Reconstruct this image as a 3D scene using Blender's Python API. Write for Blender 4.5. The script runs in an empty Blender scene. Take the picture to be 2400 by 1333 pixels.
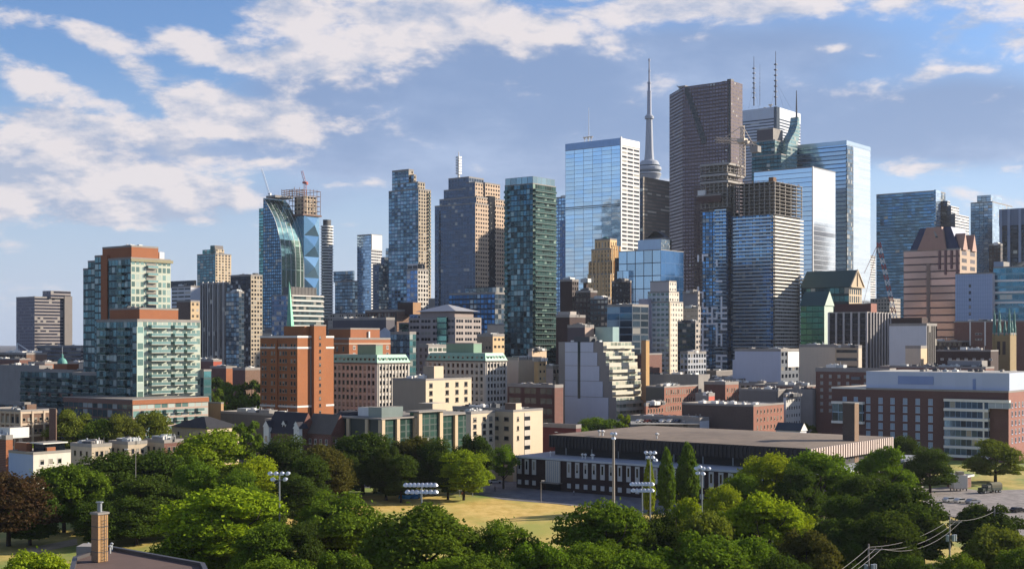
import bpy, math, random
from mathutils import Vector, Matrix
random.seed(7)
F=3100.0; HC=45.0; HY=800.0           # focal length (px of a 2400 px wide frame), eye height (m), horizon row
TH=math.radians(38); CT=math.cos(TH); ST=math.sin(TH)   # direction of the street grid
scene=bpy.context.scene
# ---------------- camera ----------------
cd=bpy.data.cameras.new('camera'); cam=bpy.data.objects.new('camera',cd); scene.collection.objects.link(cam)
cam.location=(0,0,HC); cam.rotation_euler=(math.radians(90),0,0)
cd.sensor_width=36; cd.lens=F/2400*36; cd.shift_y=(HY-666.5)/2400; cd.clip_start=1; cd.clip_end=60000
scene.camera=cam
scene.view_settings.view_transform='Standard'; scene.view_settings.look='None'; scene.view_settings.exposure=0.92; scene.view_settings.gamma=1
scene.cycles.max_bounces=5; scene.cycles.glossy_bounces=3; scene.cycles.diffuse_bounces=2; scene.cycles.transmission_bounces=2
scene.cycles.sample_clamp_indirect=3; scene.cycles.caustics_reflective=False; scene.cycles.caustics_refractive=False
# ---------------- sun and sky ----------------
SUN_AZ=math.radians(74); SUN_EL=math.radians(21)        # to the right of the view, a little beyond
sd=bpy.data.lights.new('sun','SUN'); sd.energy=5.0; sd.angle=math.radians(0.5); sd.color=(1,0.88,0.73)
sun=bpy.data.objects.new('sun',sd); scene.collection.objects.link(sun)
sv=Vector((math.sin(SUN_AZ)*math.cos(SUN_EL),math.cos(SUN_AZ)*math.cos(SUN_EL),math.sin(SUN_EL)))
sun.rotation_euler=sv.to_track_quat('Z','Y').to_euler(); sun.location=(300,100,300)
W=bpy.data.worlds.new("World"); scene.world=W; W.use_nodes=True
nt=W.node_tree; nt.nodes.clear()
class N:
    """small node-writing helper"""
    def __init__(s,nt): s.t=nt
    def n(s,t,**k):
        x=s.t.nodes.new(t)
        for a,b in k.items(): setattr(x,a,b)
        return x
    def put(s,sock,v):
        if isinstance(v,bpy.types.NodeSocket): s.t.links.new(v,sock)
        else: sock.default_value=v
    def m(s,op,a,b=0.0,c=0.0,clamp=False):
        x=s.n('ShaderNodeMath',operation=op,use_clamp=clamp); s.put(x.inputs[0],a); s.put(x.inputs[1],b); s.put(x.inputs[2],c); return x.outputs[0]
    def vm(s,op,a,b=(0,0,0),sc=None):
        x=s.n('ShaderNodeVectorMath',operation=op); s.put(x.inputs[0],a)
        if op!='NORMALIZE' and op!='SCALE': s.put(x.inputs[1],b)
        if sc is not None: s.put(x.inputs['Scale'],sc)
        return x.outputs[0]
    def mix(s,f,a,b,bt='MIX'):
        x=s.n('ShaderNodeMix',data_type='RGBA',blend_type=bt); s.put(x.inputs[0],f)
        for i,v in ((6,a),(7,b)):
            if not isinstance(v,bpy.types.NodeSocket): v=(v[0],v[1],v[2],1)
            s.put(x.inputs[i],v)
        return x.outputs[2]
    def ss(s,v,a,b,c=0.0,d=1.0):
        x=s.n('ShaderNodeMapRange',interpolation_type='SMOOTHSTEP'); s.put(x.inputs[0],v)
        for i,q in enumerate((a,b,c,d)): s.put(x.inputs[i+1],q)
        return x.outputs[0]
    def noise(s,v,sc,det=4,ro=.5,dist=0):
        x=s.n('ShaderNodeTexNoise'); s.put(x.inputs['Vector'],v); x.inputs['Scale'].default_value=sc; x.inputs['Detail'].default_value=det
        x.inputs['Roughness'].default_value=ro; x.inputs['Distortion'].default_value=dist; return x.outputs[0]
    def sep(s,v):
        x=s.n('ShaderNodeSeparateXYZ'); s.put(x.inputs[0],v); return x.outputs
    def comb(s,a,b,c=0.0):
        x=s.n('ShaderNodeCombineXYZ'); s.put(x.inputs[0],a); s.put(x.inputs[1],b); s.put(x.inputs[2],c); return x.outputs[0]
def sky_world():
    g=N(nt); out=g.n('ShaderNodeOutputWorld'); bg=g.n('ShaderNodeBackground')
    sky=g.n('ShaderNodeTexSky',sky_type='NISHITA'); sky.sun_disc=False; sky.sun_elevation=SUN_EL; sky.sun_rotation=SUN_AZ
    sky.air_density=1.0; sky.dust_density=0.6; sky.ozone_density=2.0
    d=g.n('ShaderNodeTexCoord').outputs['Generated']; d=g.vm('NORMALIZE',d); X,Y,Z=g.sep(d)
    az=g.m('ARCTAN2',X,Y); el=g.m('ARCSINE',Z)            # radians: the whole sky, not only the part in view
    # cloud field in (azimuth, elevation), stretched along the horizon
    zz=g.m('MAXIMUM',Z,0.0); hh=g.m('DIVIDE',1.0,g.m('ADD',zz,0.34))
    P=g.comb(g.m('MULTIPLY',X,hh),g.m('MULTIPLY',Y,hh),g.m('MULTIPLY',Z,1.5))
    L=(math.sin(SUN_AZ)*.035,-.05,.03)
    def dens(Q): return g.noise(Q,8.5,10,.60,.15)
    n1=dens(P); n2=dens(g.vm('ADD',P,L)); nb=g.noise(g.vm('ADD',P,(7,3,1)),2.2,4,.5)
    def A(px): return math.atan((px-1200)/F)
    def E(px,py): return math.atan((HY-py)/math.hypot(F,px-1200))
    def blobs(lst):
        acc=None
        for px,py,sx,sy,rot,amp in lst:
            a0=A(px); e0=E(px,py); sx=sx/F; sy=sy/F; cr=math.cos(math.radians(rot)); sr=math.sin(math.radians(rot))
            da=g.m('SUBTRACT',az,a0); de=g.m('SUBTRACT',el,e0)
            u=g.m('ADD',g.m('MULTIPLY',da,cr/sx),g.m('MULTIPLY',de,sr/sx)); v=g.m('ADD',g.m('MULTIPLY',da,-sr/sy),g.m('MULTIPLY',de,cr/sy))
            r=g.m('ADD',g.m('MULTIPLY',u,u),g.m('MULTIPLY',v,v)); e=g.m('MULTIPLY',g.m('POWER',2.718,g.m('MULTIPLY',r,-1.0)),amp)
            acc=e if acc is None else g.m('ADD',acc,e)
        return acc
    white=blobs([(60,175,100,45,-20,.55),(240,105,125,38,-32,.62),(20,50,70,50,0,.5),(400,85,100,30,-20,.40),(640,30,90,28,-5,.5),(690,150,170,40,0,.50),(1000,30,330,70,-4,.50),
        (850,100,150,70,0,.34),(1230,110,70,60,20,.35),(380,235,210,42,-8,.50),(620,290,120,60,-12,.55),(700,250,60,40,0,.3),(140,290,240,38,-5,.52),(60,350,180,60,0,.42),(330,440,280,50,-8,.58),(60,450,280,60,0,.60),(200,400,200,40,-5,.4),(480,370,110,26,0,.42),(260,515,330,22,0,.42),(420,300,140,50,0,.35),(600,470,60,18,0,.2),
        (1600,12,260,42,0,.62),(2000,8,330,45,0,.62),(2235,60,50,30,30,.2),(2210,120,80,45,35,.5),(2150,190,50,20,10,.4),(2190,392,160,24,0,.62),(1962,112,32,10,0,.42),(2380,90,60,30,0,.4),(2290,165,70,12,0,.34),(1640,90,60,14,0,.3),(2040,130,22,8,0,.3),
        (870,430,60,12,0,.42),(620,380,60,10,0,.4),(780,440,40,14,0,.3),(2340,470,120,40,0,.42),(500,130,160,60,0,.34),(150,400,300,90,0,.22),(500,260,260,90,0,.18),(950,70,420,110,0,.27),(1300,60,200,40,0,.15),(130,60,60,40,0,.25),(1290,300,80,40,0,.15)])
    grey=blobs([(1000,330,300,130,-12,1.1),(1200,370,420,70,0,.6),(1350,200,330,120,-10,.9),(760,330,120,80,0,.6),(1750,120,420,80,0,.75),(2150,315,360,60,-3,1.3),(1450,330,260,110,0,.65),(1130,160,170,100,0,.6),(250,345,170,36,0,.9),(430,370,110,25,0,.7),(1750,260,380,70,0,.5),(560,330,140,70,0,.4),(660,470,140,30,0,.5),(2300,250,180,70,0,.7),(60,200,130,30,-20,.2),(300,150,120,26,-30,.3),(330,480,330,50,-5,.35),(700,200,200,40,0,.4)])
    hole=blobs([(230,190,250,24,-25,.50),(420,20,130,30,0,.40),(200,20,150,30,0,.4),(560,180,90,20,0,.25),(780,80,60,26,0,.25),(60,105,90,14,-15,.3),(650,360,90,24,0,.2)])
    inview=g.ss(g.m('ABSOLUTE',az),.42,.62,1,0)
    side=g.m('MULTIPLY',g.m('SUBTRACT',1.0,inview),g.ss(nb,.42,.62,.0,.40))
    side=g.m('MULTIPLY',side,g.ss(el,.0,.10))
    cov=g.m('SUBTRACT',g.m('ADD',white,side),hole)
    def field(n): return g.m('ADD',g.m('MULTIPLY',g.m('SUBTRACT',n,.5),3.3),g.m('SUBTRACT',g.m('MULTIPLY',cov,1.35),.20))
    dn=field(n1); cm=g.ss(dn,.04,.66); dn2=field(n2)
    lit=g.m('ADD',g.m('SUBTRACT',.74,g.ss(dn,.4,1.3,0,.2)),g.m('ADD',g.m('MULTIPLY',g.m('SUBTRACT',n1,n2),5.0),g.m('MULTIPLY',g.m('SUBTRACT',g.noise(P,7.0,9,.68),.5),2.2)),clamp=True)
    sg=g.ss(g.m('ADD',grey,g.m('MULTIPLY',g.m('SUBTRACT',nb,.5),1.2)),.05,.85)
    low=g.ss(el,-.01,.22,1,0)
    skyc=g.mix(1.0,sky.outputs[0],(SKYMUL[0],SKYMUL[1],SKYMUL[2]),'MULTIPLY')
    skyc=g.mix(g.m('MULTIPLY',low,.85),skyc,(5.0,5.85,7.5))
    gn=g.m('ADD',g.m('MULTIPLY',g.noise(P,3.0,6,.55),.75),g.m('MULTIPLY',n1,.35))
    gcol=g.mix(g.ss(gn,.46,.80),(2.1,3.1,5.2),(3.9,4.9,7.0))
    gcol=g.mix(g.m('MULTIPLY',low,.45),gcol,(4.7,5.5,7.1))
    c=g.mix(g.m('MULTIPLY',sg,.93),skyc,gcol)
    wc=g.mix(lit,(3.9,4.5,5.9),(8.0,7.35,7.3))
    c=g.mix(g.m('MULTIPLY',cm,g.ss(el,.0,.07,.4,.9)),c,wc)
    glare=g.m('MULTIPLY',g.ss(g.m('ABSOLUTE',g.m('SUBTRACT',az,SUN_AZ)),.0,.62,1,0),g.ss(el,.02,.55,1,0))
    c=g.mix(g.m('MULTIPLY',glare,.75),c,(11,10.5,9.8))
    g.put(bg.inputs[0],c); bg.inputs[1].default_value=0.058
    nt.links.new(bg.outputs[0],out.inputs[0])
SKYMUL=(.85,1.08,1.45)
sky_world()
# ---------------- materials ----------------
def hx(s): 
    s=s.lstrip('#'); v=[int(s[i:i+2],16)/255 for i in (0,2,4)]
    return tuple(((x+.055)/1.055)**2.4 if x>.04045 else x/12.92 for x in v)
MATS={}
def newmat(name):
    m=bpy.data.materials.new(name); m.use_nodes=True; m.node_tree.nodes.clear(); g=N(m.node_tree)
    o=g.n('ShaderNodeOutputMaterial'); b=g.n('ShaderNodeBsdfPrincipled'); m.node_tree.links.new(b.outputs[0],o.inputs[0]); return m,g,b,o
def plain(name,col,rough=.8,metal=0.0,var=.18,sc=.15):
    if name in MATS: return MATS[name]
    if isinstance(col,str): col=hx(col)
    m,g,b,o=newmat(name); tc=g.n('ShaderNodeTexCoord').outputs['Object']
    n=g.noise(tc,sc,6,.65); st=g.noise(g.vm('MULTIPLY',tc,(.9,.9,.06)),1.0,4,.6); n=g.m('ADD',g.m('MULTIPLY',n,.6),g.m('MULTIPLY',st,.4)); k=g.m('ADD',1-var*1.5,g.m('MULTIPLY',n,3*var)); 
    c=g.mix(1.0,(*col,1)[:3],g.comb(k,k,k),'MULTIPLY'); g.put(b.inputs['Base Color'],c)
    b.inputs['Roughness'].default_value=rough; b.inputs['Metallic'].default_value=metal
    MATS[name]=m; return m
def facade(name,wall,glass,u0=.1,u1=.9,v0=.2,v1=.85,rough=.12,metal=.75,wrough=.75,blind=.12,blindc='#b9b3a6',tilt=.03,gv=.5,sub=0,subw=.06,wmetal=0.0,dirt=.14,vband=0):
    """curtain wall / punched windows; UV unit = one bay by one storey, every pane its own tint and tilt"""
    if name in MATS: return MATS[name]
    wall=hx(wall) if isinstance(wall,str) else wall; glass=hx(glass) if isinstance(glass,str) else glass; blindc=hx(blindc)
    m,g,b,o=newmat(name)
    uv=g.n('ShaderNodeUVMap').outputs[0]; u,v,_=g.sep(uv)
    fu=g.m('FRACT',u); fv=g.m('FRACT',v); mu=g.m('MULTIPLY',g.m('GREATER_THAN',fu,u0),g.m('LESS_THAN',fu,u1)); mv=g.m('MULTIPLY',g.m('GREATER_THAN',fv,v0),g.m('LESS_THAN',fv,v1))
    mask=g.m('MULTIPLY',mu,mv)
    if sub:
        q=g.m('FRACT',g.m('MULTIPLY',g.m('DIVIDE',g.m('SUBTRACT',fu,u0),u1-u0),float(sub))); mask=g.m('MULTIPLY',mask,g.m('MULTIPLY',g.m('GREATER_THAN',q,subw),g.m('LESS_THAN',q,1-subw)))
    oi=g.n('ShaderNodeObjectInfo').outputs['Random']
    wn=g.n('ShaderNodeTexWhiteNoise',noise_dimensions='3D'); g.put(wn.inputs[0],g.comb(g.m('FLOOR',u),g.m('FLOOR',v),g.m('MULTIPLY',oi,37.0))); r=wn.outputs[0]; rc=wn.outputs[1]
    r1,r2,r3=g.sep(rc)
    tc=g.n('ShaderNodeTexCoord').outputs['Object']; nz=g.m('ADD',g.m('MULTIPLY',g.noise(tc,.07,6,.6),.5),g.m('MULTIPLY',g.noise(g.vm('MULTIPLY',tc,(.8,.8,.05)),1.0,3,.6),.5)); k=g.m('ADD',1-dirt*1.4,g.m('MULTIPLY',nz,2.8*dirt))
    wc=g.mix(1.0,wall,g.comb(k,k,k),'MULTIPLY')
    gk=g.m('ADD',1-gv,g.m('MULTIPLY',r,2*gv)); gc=g.mix(1.0,glass,g.comb(gk,gk,gk),'MULTIPLY')
    bl=g.m('LESS_THAN',r2,blind); gc=g.mix(g.m('MULTIPLY',bl,.7),gc,blindc)
    g.put(b.inputs['Base Color'],g.mix(mask,wc,gc))
    g.put(b.inputs['Metallic'],g.m('ADD',g.m('MULTIPLY',g.m('MULTIPLY',mask,metal),g.m('SUBTRACT',1.0,g.m('MULTIPLY',bl,.6))),g.m('MULTIPLY',g.m('SUBTRACT',1.0,mask),wmetal)))
    g.put(b.inputs['Roughness'],g.m('ADD',wrough,g.m('MULTIPLY',mask,rough-wrough)))
    geo=g.n('ShaderNodeNewGeometry').outputs['Normal']
    wob=g.n('ShaderNodeTexNoise'); g.put(wob.inputs['Vector'],tc); wob.inputs['Scale'].default_value=.05; wob.inputs['Detail'].default_value=3
    t=g.vm('SUBTRACT',rc,(.5,.5,.5)); t=g.vm('SCALE',t,sc=g.m('MULTIPLY',mask,tilt)); t2=g.vm('SCALE',g.vm('SUBTRACT',wob.outputs['Color'],(.5,.5,.5)),sc=g.m('MULTIPLY',mask,tilt*2.2))
    g.put(b.inputs['Normal'],g.vm('NORMALIZE',g.vm('ADD',geo,g.vm('ADD',t,t2))))
    MATS[name]=m; return m
def brick(name,c1,c2,mort='#8a7f76',rough=.9):
    if name in MATS: return MATS[name]
    m,g,b,o=newmat(name); uv=g.n('ShaderNodeUVMap').outputs[0]
    t=g.n('ShaderNodeTexBrick'); g.put(t.inputs['Vector'],uv); t.inputs['Color1'].default_value=(*hx(c1),1); t.inputs['Color2'].default_value=(*hx(c2),1); t.inputs['Mortar'].default_value=(*hx(mort),1)
    t.inputs['Scale'].default_value=2.0; t.inputs['Mortar Size'].default_value=.02
    tc=g.n('ShaderNodeTexCoord').outputs['Object']; nz=g.noise(tc,.12,6,.65); k=g.m('ADD',.8,g.m('MULTIPLY',nz,.4))
    g.put(b.inputs['Base Color'],g.mix(1.0,t.outputs[0],g.comb(k,k,k),'MULTIPLY')); b.inputs['Roughness'].default_value=rough
    MATS[name]=m; return m
def flatroof(name,c1,c2):
    if name in MATS: return MATS[name]
    m,g,b,o=newmat(name); tc=g.n('ShaderNodeTexCoord').outputs['Object']
    n=g.noise(tc,.25,7,.7); n2=g.noise(tc,.04,3,.5); g.put(b.inputs['Base Color'],g.mix(g.ss(g.m('ADD',g.m('MULTIPLY',n,.6),g.m('MULTIPLY',n2,.5)),.38,.72),hx(c1),hx(c2))); b.inputs['Roughness'].default_value=.95
    MATS[name]=m; return m
# ---------------- mesh building ----------------
class MB:
    """collects faces with UVs; build() links them as ONE mesh object"""
    def __init__(s): s.v=[];s.f=[];s.uv=[];s.mi=[]
    def face(s,pts,uvs=None,mi=0):
        i=len(s.v); s.v+= [tuple(p) for p in pts]; s.f.append(tuple(range(i,i+len(pts)))); s.uv.append(uvs or [(p[0],p[1]) for p in pts]); s.mi.append(mi)
    def wall(s,a,b,z0,z1,cell=None,mi=0,uo=0,zb=None):
        """vertical quad a->b (outward normal to the right of a->b)"""
        L=math.hypot(b[0]-a[0],b[1]-a[1])
        if cell: nu=max(1,round(L/cell[0])); v0=0; nv=max(1,round((z1-z0)/cell[1]))
        else: nu=L; v0=z0; nv=z1-z0
        s.face([(a[0],a[1],z0),(b[0],b[1],z0),(b[0],b[1],z1),(a[0],a[1],z1)],[(uo,v0),(uo+nu,v0),(uo+nu,v0+nv),(uo,v0+nv)],mi)
        return nu
    def prism(s,pts,z0,z1,cell=None,mi=0,top=None,miR=None,bottom=True):
        """vertical prism over a counter-clockwise footprint; faces running along y take miR"""
        u=0;n=len(pts)
        for i in range(n):
            a=pts[i];b=pts[(i+1)%n]; q=mi
            if miR is not None and abs(b[1]-a[1])>abs(b[0]-a[0]): q=miR
            u+=s.wall(a,b,z0,z1,cell,q,u)+3
        t=mi if top is None else top
        s.face([(p[0],p[1],z1) for p in pts],None,t)
        if bottom: s.face([(p[0],p[1],z0) for p in reversed(pts)],None,t)
    def box(s,x0,x1,y0,y1,z0,z1,cell=None,mi=0,top=None,miR=None):
        if x0>x1:x0,x1=x1,x0
        if y0>y1:y0,y1=y1,y0
        s.prism([(x0,y0),(x1,y0),(x1,y1),(x0,y1)],z0,z1,cell,mi,top,miR)
    def bar(s,a,b,r,mi=0,n=6):
        a=Vector(a);b=Vector(b);d=(b-a).normalized(); e=d.orthogonal().normalized(); f=d.cross(e)
        r0,r1=(r,r) if not isinstance(r,tuple) else r
        A=[a+(e*math.cos(t)+f*math.sin(t))*r0 for t in [2*math.pi*i/n for i in range(n)]]; B=[b+(e*math.cos(t)+f*math.sin(t))*r1 for t in [2*math.pi*i/n for i in range(n)]]
        for i in range(n): j=(i+1)%n; s.face([A[i],A[j],B[j],B[i]],[(0,0)]*4,mi)
        s.face(list(reversed(A)),[(0,0)]*n,mi); s.face(B,[(0,0)]*n,mi)
    def lathe(s,prof,n=24,cx=0,cy=0,mi=0):
        for k in range(len(prof)-1):
            (r0,z0),(r1,z1)=prof[k],prof[k+1]
            for i in range(n):
                t0=2*math.pi*i/n;t1=2*math.pi*(i+1)/n
                p=[(cx+r0*math.cos(t0),cy+r0*math.sin(t0),z0),(cx+r0*math.cos(t1),cy+r0*math.sin(t1),z0),(cx+r1*math.cos(t1),cy+r1*math.sin(t1),z1),(cx+r1*math.cos(t0),cy+r1*math.sin(t0),z1)]
                s.face(p,[(i,z0/3),(i+1,z0/3),(i+1,z1/3),(i,z1/3)],mi)
    def hip(s,x0,x1,y0,y1,z0,z1,ix,iy,mi=0,top=None):
        """sloped roof / mansard: the upper rectangle is inset by ix, iy"""
        lo=[(x0,y0,z0),(x1,y0,z0),(x1,y1,z0),(x0,y1,z0)]; up=[(x0+ix,y0+iy,z1),(x1-ix,y0+iy,z1),(x1-ix,y1-iy,z1),(x0+ix,y1-iy,z1)]
        for i in range(4):
            j=(i+1)%4; L=math.dist(lo[i],lo[j]); s.face([lo[i],lo[j],up[j],up[i]],[(0,0),(L,0),(L,3),(0,3)],mi)
        s.face(up,None,mi if top is None else top)
    def gable(s,x0,x1,y0,y1,z0,z1,axis='x',mi=0,mg=None):
        """gabled roof; ridge runs along axis"""
        mg=mi if mg is None else mg
        if axis=='x':
            ym=(y0+y1)/2; s.face([(x0,y0,z0),(x1,y0,z0),(x1,ym,z1),(x0,ym,z1)],None,mi); s.face([(x1,y1,z0),(x0,y1,z0),(x0,ym,z1),(x1,ym,z1)],None,mi)
            s.face([(x1,y0,z0),(x1,y1,z0),(x1,ym,z1)],None,mg); s.face([(x0,y1,z0),(x0,y0,z0),(x0,ym,z1)],None,mg)
        else:
            xm=(x0+x1)/2; s.face([(x1,y0,z0),(x1,y1,z0),(xm,y1,z1),(xm,y0,z1)],None,mi); s.face([(x0,y1,z0),(x0,y0,z0),(xm,y0,z1),(xm,y1,z1)],None,mi)
            s.face([(x0,y0,z0),(x1,y0,z0),(xm,y0,z1)],None,mg); s.face([(x1,y1,z0),(x0,y1,z0),(xm,y1,z1)],None,mg)
    def mesh(s,name,mats):
        me=bpy.data.meshes.new(name); me.from_pydata(s.v,[],s.f); uvl=me.uv_layers.new(name='UVMap')
        k=0; flat=[]
        for u in s.uv:
            for q in u: flat+= [q[0],q[1]]
        uvl.data.foreach_set('uv',flat); me.polygons.foreach_set('material_index',s.mi)
        for m in (mats if isinstance(mats,(list,tuple)) else [mats]): me.materials.append(m)
        me.update(); return me
    def build(s,name,mats,parent=None,loc=(0,0,0),rz=0):
        return link(name,s.mesh(name,mats),parent,loc,rz)
def link(name,data,parent=None,loc=(0,0,0),rz=0):
    o=bpy.data.objects.new(name,data); scene.collection.objects.link(o); o.location=loc; o.rotation_euler=(0,0,rz); o.parent=parent; return o
def tag(o,label=None,cat=None,group=None,kind=None):
    if label:o['label']=label
    if cat:o['category']=cat
    if group:o['group']=group
    if kind:o['kind']=kind
    return o
def W2(px,D): return ((px-1200)*D/F, D)
def ZD(py,D): return HC+(HY-py)*D/F
def G(px,py):
    D=HC*F/(py-HY); return ((px-1200)*D/F,D)
def thing(name,label,cat,loc,rz=0,group=None):
    return tag(link(name,None,None,loc,rz),label,cat,group)
ROOFG=flatroof('gravel_roof','#6d675f','#8b857a'); ROOFD=flatroof('tar_roof','#3a3838','#56524d'); ROOFL=flatroof('pale_roof','#8f8c86','#b3afa6')
UNIT=plain('roof_unit_metal','#a9adad',.5,.3); UNITD=plain('dark_roof_unit','#3f4246',.7); WHITE=plain('white_paint','#d6d3cc',.6); CONC=plain('concrete','#8b8680',.9,0,.25)
def panemat():
    m,g,b,o=newmat('window_pane'); r=g.n('ShaderNodeObjectInfo').outputs['Random']; z=g.sep(g.n('ShaderNodeTexCoord').outputs['Generated'])[2]
    lvl=g.m('FRACT',g.m('MULTIPLY',r,7.31)); bl=g.m('MULTIPLY',g.m('GREATER_THAN',r,.62),g.m('GREATER_THAN',z,lvl))
    k=g.m('ADD',.5,g.m('FRACT',g.m('MULTIPLY',r,13.7))); c=g.mix(1.0,hx('#222b34'),g.comb(k,k,k),'MULTIPLY')
    g.put(b.inputs['Base Color'],g.mix(bl,c,hx('#8f8a80'))); g.put(b.inputs['Metallic'],g.m('MULTIPLY',g.m('SUBTRACT',1.0,bl),.55)); b.inputs['Roughness'].default_value=.13; MATS['window_pane']=m; return m
PANE=panemat(); FRAMEW=plain('white_window_frame','#c9c6bf',.6); FRAMED=plain('dark_window_frame','#2b2c2e',.6); FRAMEB=plain('beige_window_frame','#8f8370',.7)
class B:
    """a building whose near vertical edge stands at pixel column xc, depth D; -x runs along its left face, +y along its right face"""
    def __init__(s,name,label,D,xc,xl,xr,cat='building',group=None,rot=0):
        s.D=D; s.ox,s.oy=W2(xc,D); s.c=math.cos(TH+rot); s.s=math.sin(TH+rot)
        s.root=thing(name,label,cat,(s.ox,s.oy,0),-(TH+rot),group)
        s.wl=-s.lx(xl) if xl is not None else 20; s.wr=s.ly(xr) if xr is not None else 20
    def lx(s,px,y=0):
        k=px-1200; return (k*(s.oy+y*s.c)-F*(s.ox+y*s.s))/(F*s.c+k*s.s)
    def ly(s,px,x=0):
        k=px-1200; return (k*(s.oy-x*s.s)-F*(s.ox+x*s.c))/(F*s.s-k*s.c)
    def z(s,py,x=0,y=0): return HC+(HY-py)*(s.oy+y*s.c-x*s.s)/F
    def box(s,name,mats,x0,x1,y0,y1,z0,z1,cell=None,roof=None,par=0,label=None,parent=None):
        """mats: one material, or (left face, right face)"""
        if x0>x1:x0,x1=x1,x0
        if y0>y1:y0,y1=y1,y0
        ml,mr=mats if isinstance(mats,tuple) else (mats,mats); mb=MB(); mb.box(x0,x1,y0,y1,z0,z1,cell,0,2,1)
        o=mb.build(name,[ml,mr,roof or ROOFG],parent or s.root)
        if label:o['label']=label
        if par: s.parapet(x0,x1,y0,y1,z1,par,ml)
        return o
    def body(s,mats,py,z0=0,cell=(3,3.3),roof=None,par=0,name='wall'):
        s.h=s.z(py); return s.box(name,mats,-s.wl,0,0,s.wr,z0,s.h,cell,roof,par)
    def parapet(s,x0,x1,y0,y1,z,h=.9,m=None,t=.35,e=.06,mat=None):
        mb=MB(); x0-=e;x1+=e;y0-=e;y1+=e
        mb.box(x0,x1,y0,y0+t,z-.3,z+h); mb.box(x0,x1,y1-t,y1,z-.3,z+h); mb.box(x0,x0+t,y0+t,y1-t,z-.3,z+h); mb.box(x1-t,x1,y0+t,y1-t,z-.3,z+h)
        return mb.build('parapet',[mat or CONC],s.root)
    def units(s,n,x0,x1,y0,y1,z,smin=1.5,smax=4,mat=None,seed=0):
        R=random.Random(seed+int(abs(s.ox)*7))
        for i in range(int(n*1.7)+1):
            w,d,h=R.uniform(smin,smax),R.uniform(smin,smax),R.uniform(.5,.9)*smin*1.2; x=R.uniform(x0+w,x1-w) if x1-x0>2*w else (x0+x1)/2; y=R.uniform(y0+d,y1-d) if y1-y0>2*d else (y0+y1)/2
            mb=MB(); mb.box(x-w/2,x+w/2,y-d/2,y+d/2,z+.02,z+h)
            if R.random()<.4: mb.lathe([(.01,z+h+.5),(w*.2,z+h+.5),(w*.2,z+h)],10,x,y)
            if R.random()<.5: mb.bar((x+w,y,z),(x+w,y,z+h*1.6),.12)
            mb.build('roof_unit',[mat or R.choice([UNIT,UNITD,WHITE,CONC])],s.root)
    def place(s,name,data,face,u,z,proud=0.0,rec=None):
        """put a shared mesh on a face: face 'L' at local x=u, face 'R' at local y=u"""
        if face=='L': return link(name,data,s.root,(u,-proud+(rec or 0),z),0)
        return link(name,data,s.root,(proud+(rec or 0),u,z),math.radians(90))
    def windows(s,face,us,zs,w,h,frame=None,pane=None,sill=True,off=0,skip=None,name='window',R=None,div=1):
        key=('win',w,h,(frame or FRAMEW).name,(pane or PANE).name,sill,div)
        if key not in SHARED: SHARED[key]=window_mesh(w,h,frame or FRAMEW,pane or PANE,sill,div)
        k=0
        for z in zs:
            for u in us:
                k+=1
                if skip and (k in skip): continue
                s.place(name,SHARED[key],face,u,z,0,off)
SHARED={}
def window_mesh(w,h,frame,pane,sill=True,div=1):
    mb=MB(); f=.11; d=.07
    mb.box(-w/2+f,w/2-f,-.025,.05,f,h-f,mi=1)
    mb.box(-w/2,-w/2+f,-d,.05,0,h); mb.box(w/2-f,w/2,-d,.05,0,h); mb.box(-w/2+f,w/2-f,-d,.05,0,f); mb.box(-w/2+f,w/2-f,-d,.05,h-f,h)
    for i in range(1,div): x=-w/2+w*i/div; mb.box(x-.04,x+.04,-d+.01,.03,f,h-f)
    if sill: mb.box(-w/2-.1,w/2+.1,-.2,.04,-.16,-.003)
    return mb.mesh('window',[frame,pane])
def balcony_mesh(w,d=1.6,slab=None,rail=None,th=.22,rh=1.05):
    key=('bal',w,d,(slab or WHITE).name,(rail or RAIL).name)
    if key in SHARED: return SHARED[key]
    mb=MB(); mb.box(-w/2,w/2,-d,.02,0,th,mi=0); mb.box(-w/2,w/2,-d,-d+.06,th,th+rh,mi=1); mb.box(-w/2,-w/2+.06,-d+.06,0,th,th+rh,mi=1); mb.box(w/2-.06,w/2,-d+.06,0,th,th+rh,mi=1)
    mb.box(-w/2-.03,w/2+.03,-d-.03,-d+.09,th+rh,th+rh+.07,mi=0)
    SHARED[key]=mb.mesh('balcony',[slab or WHITE,rail or RAIL]); return SHARED[key]
RAIL=plain('glass_rail','#7fa09c',.15,.5,.25,.8); RAILD=plain('dark_glass_rail','#35524f',.15,.6,.25,.8)
# ---------------- facade materials ----------------
fm=facade
M_SLATE_L=fm('grey_slab_small_windows','#6d6a75','#39404f',.3,.7,.3,.7,metal=.3)
M_SLATE_R=fm('grey_slab_banded','#857d7a','#2c3242',.0,1,.35,.85,metal=.3,gv=.3)
M_BLUE=fm('blue_curtain_wall','#33485c','#8ca2b2',.04,.96,.1,.92,tilt=.05,blind=.05,gv=.35)
M_BLUE_D=fm('deep_blue_curtain_wall','#22313f','#586e80',.05,.95,.12,.9,tilt=.05,blind=.08,gv=.5)
M_BLUE_P=fm('pale_blue_curtain_wall','#5b7d9e','#b9cad8',.03,.97,.06,.95,tilt=.03,blind=.02,gv=.2)
M_TEAL=fm('teal_glass','#2b4a4c','#5e9294',.05,.95,.15,.9,tilt=.06,blind=.1,gv=.5)
M_TEAL_D=fm('dark_teal_glass','#1f3436','#31595c',.05,.95,.2,.9,tilt=.06,blind=.12,gv=.6)
M_NIGHT=fm('near_black_glass','#14181f','#28323f',.05,.95,.1,.9,metal=.8,gv=.4,blind=.04)
M_WHITE_R=fm('white_stone_dark_strip','#c9c8c6','#232b36',.04,.96,.28,.72,metal=.4,gv=.3,blind=.1)
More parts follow.
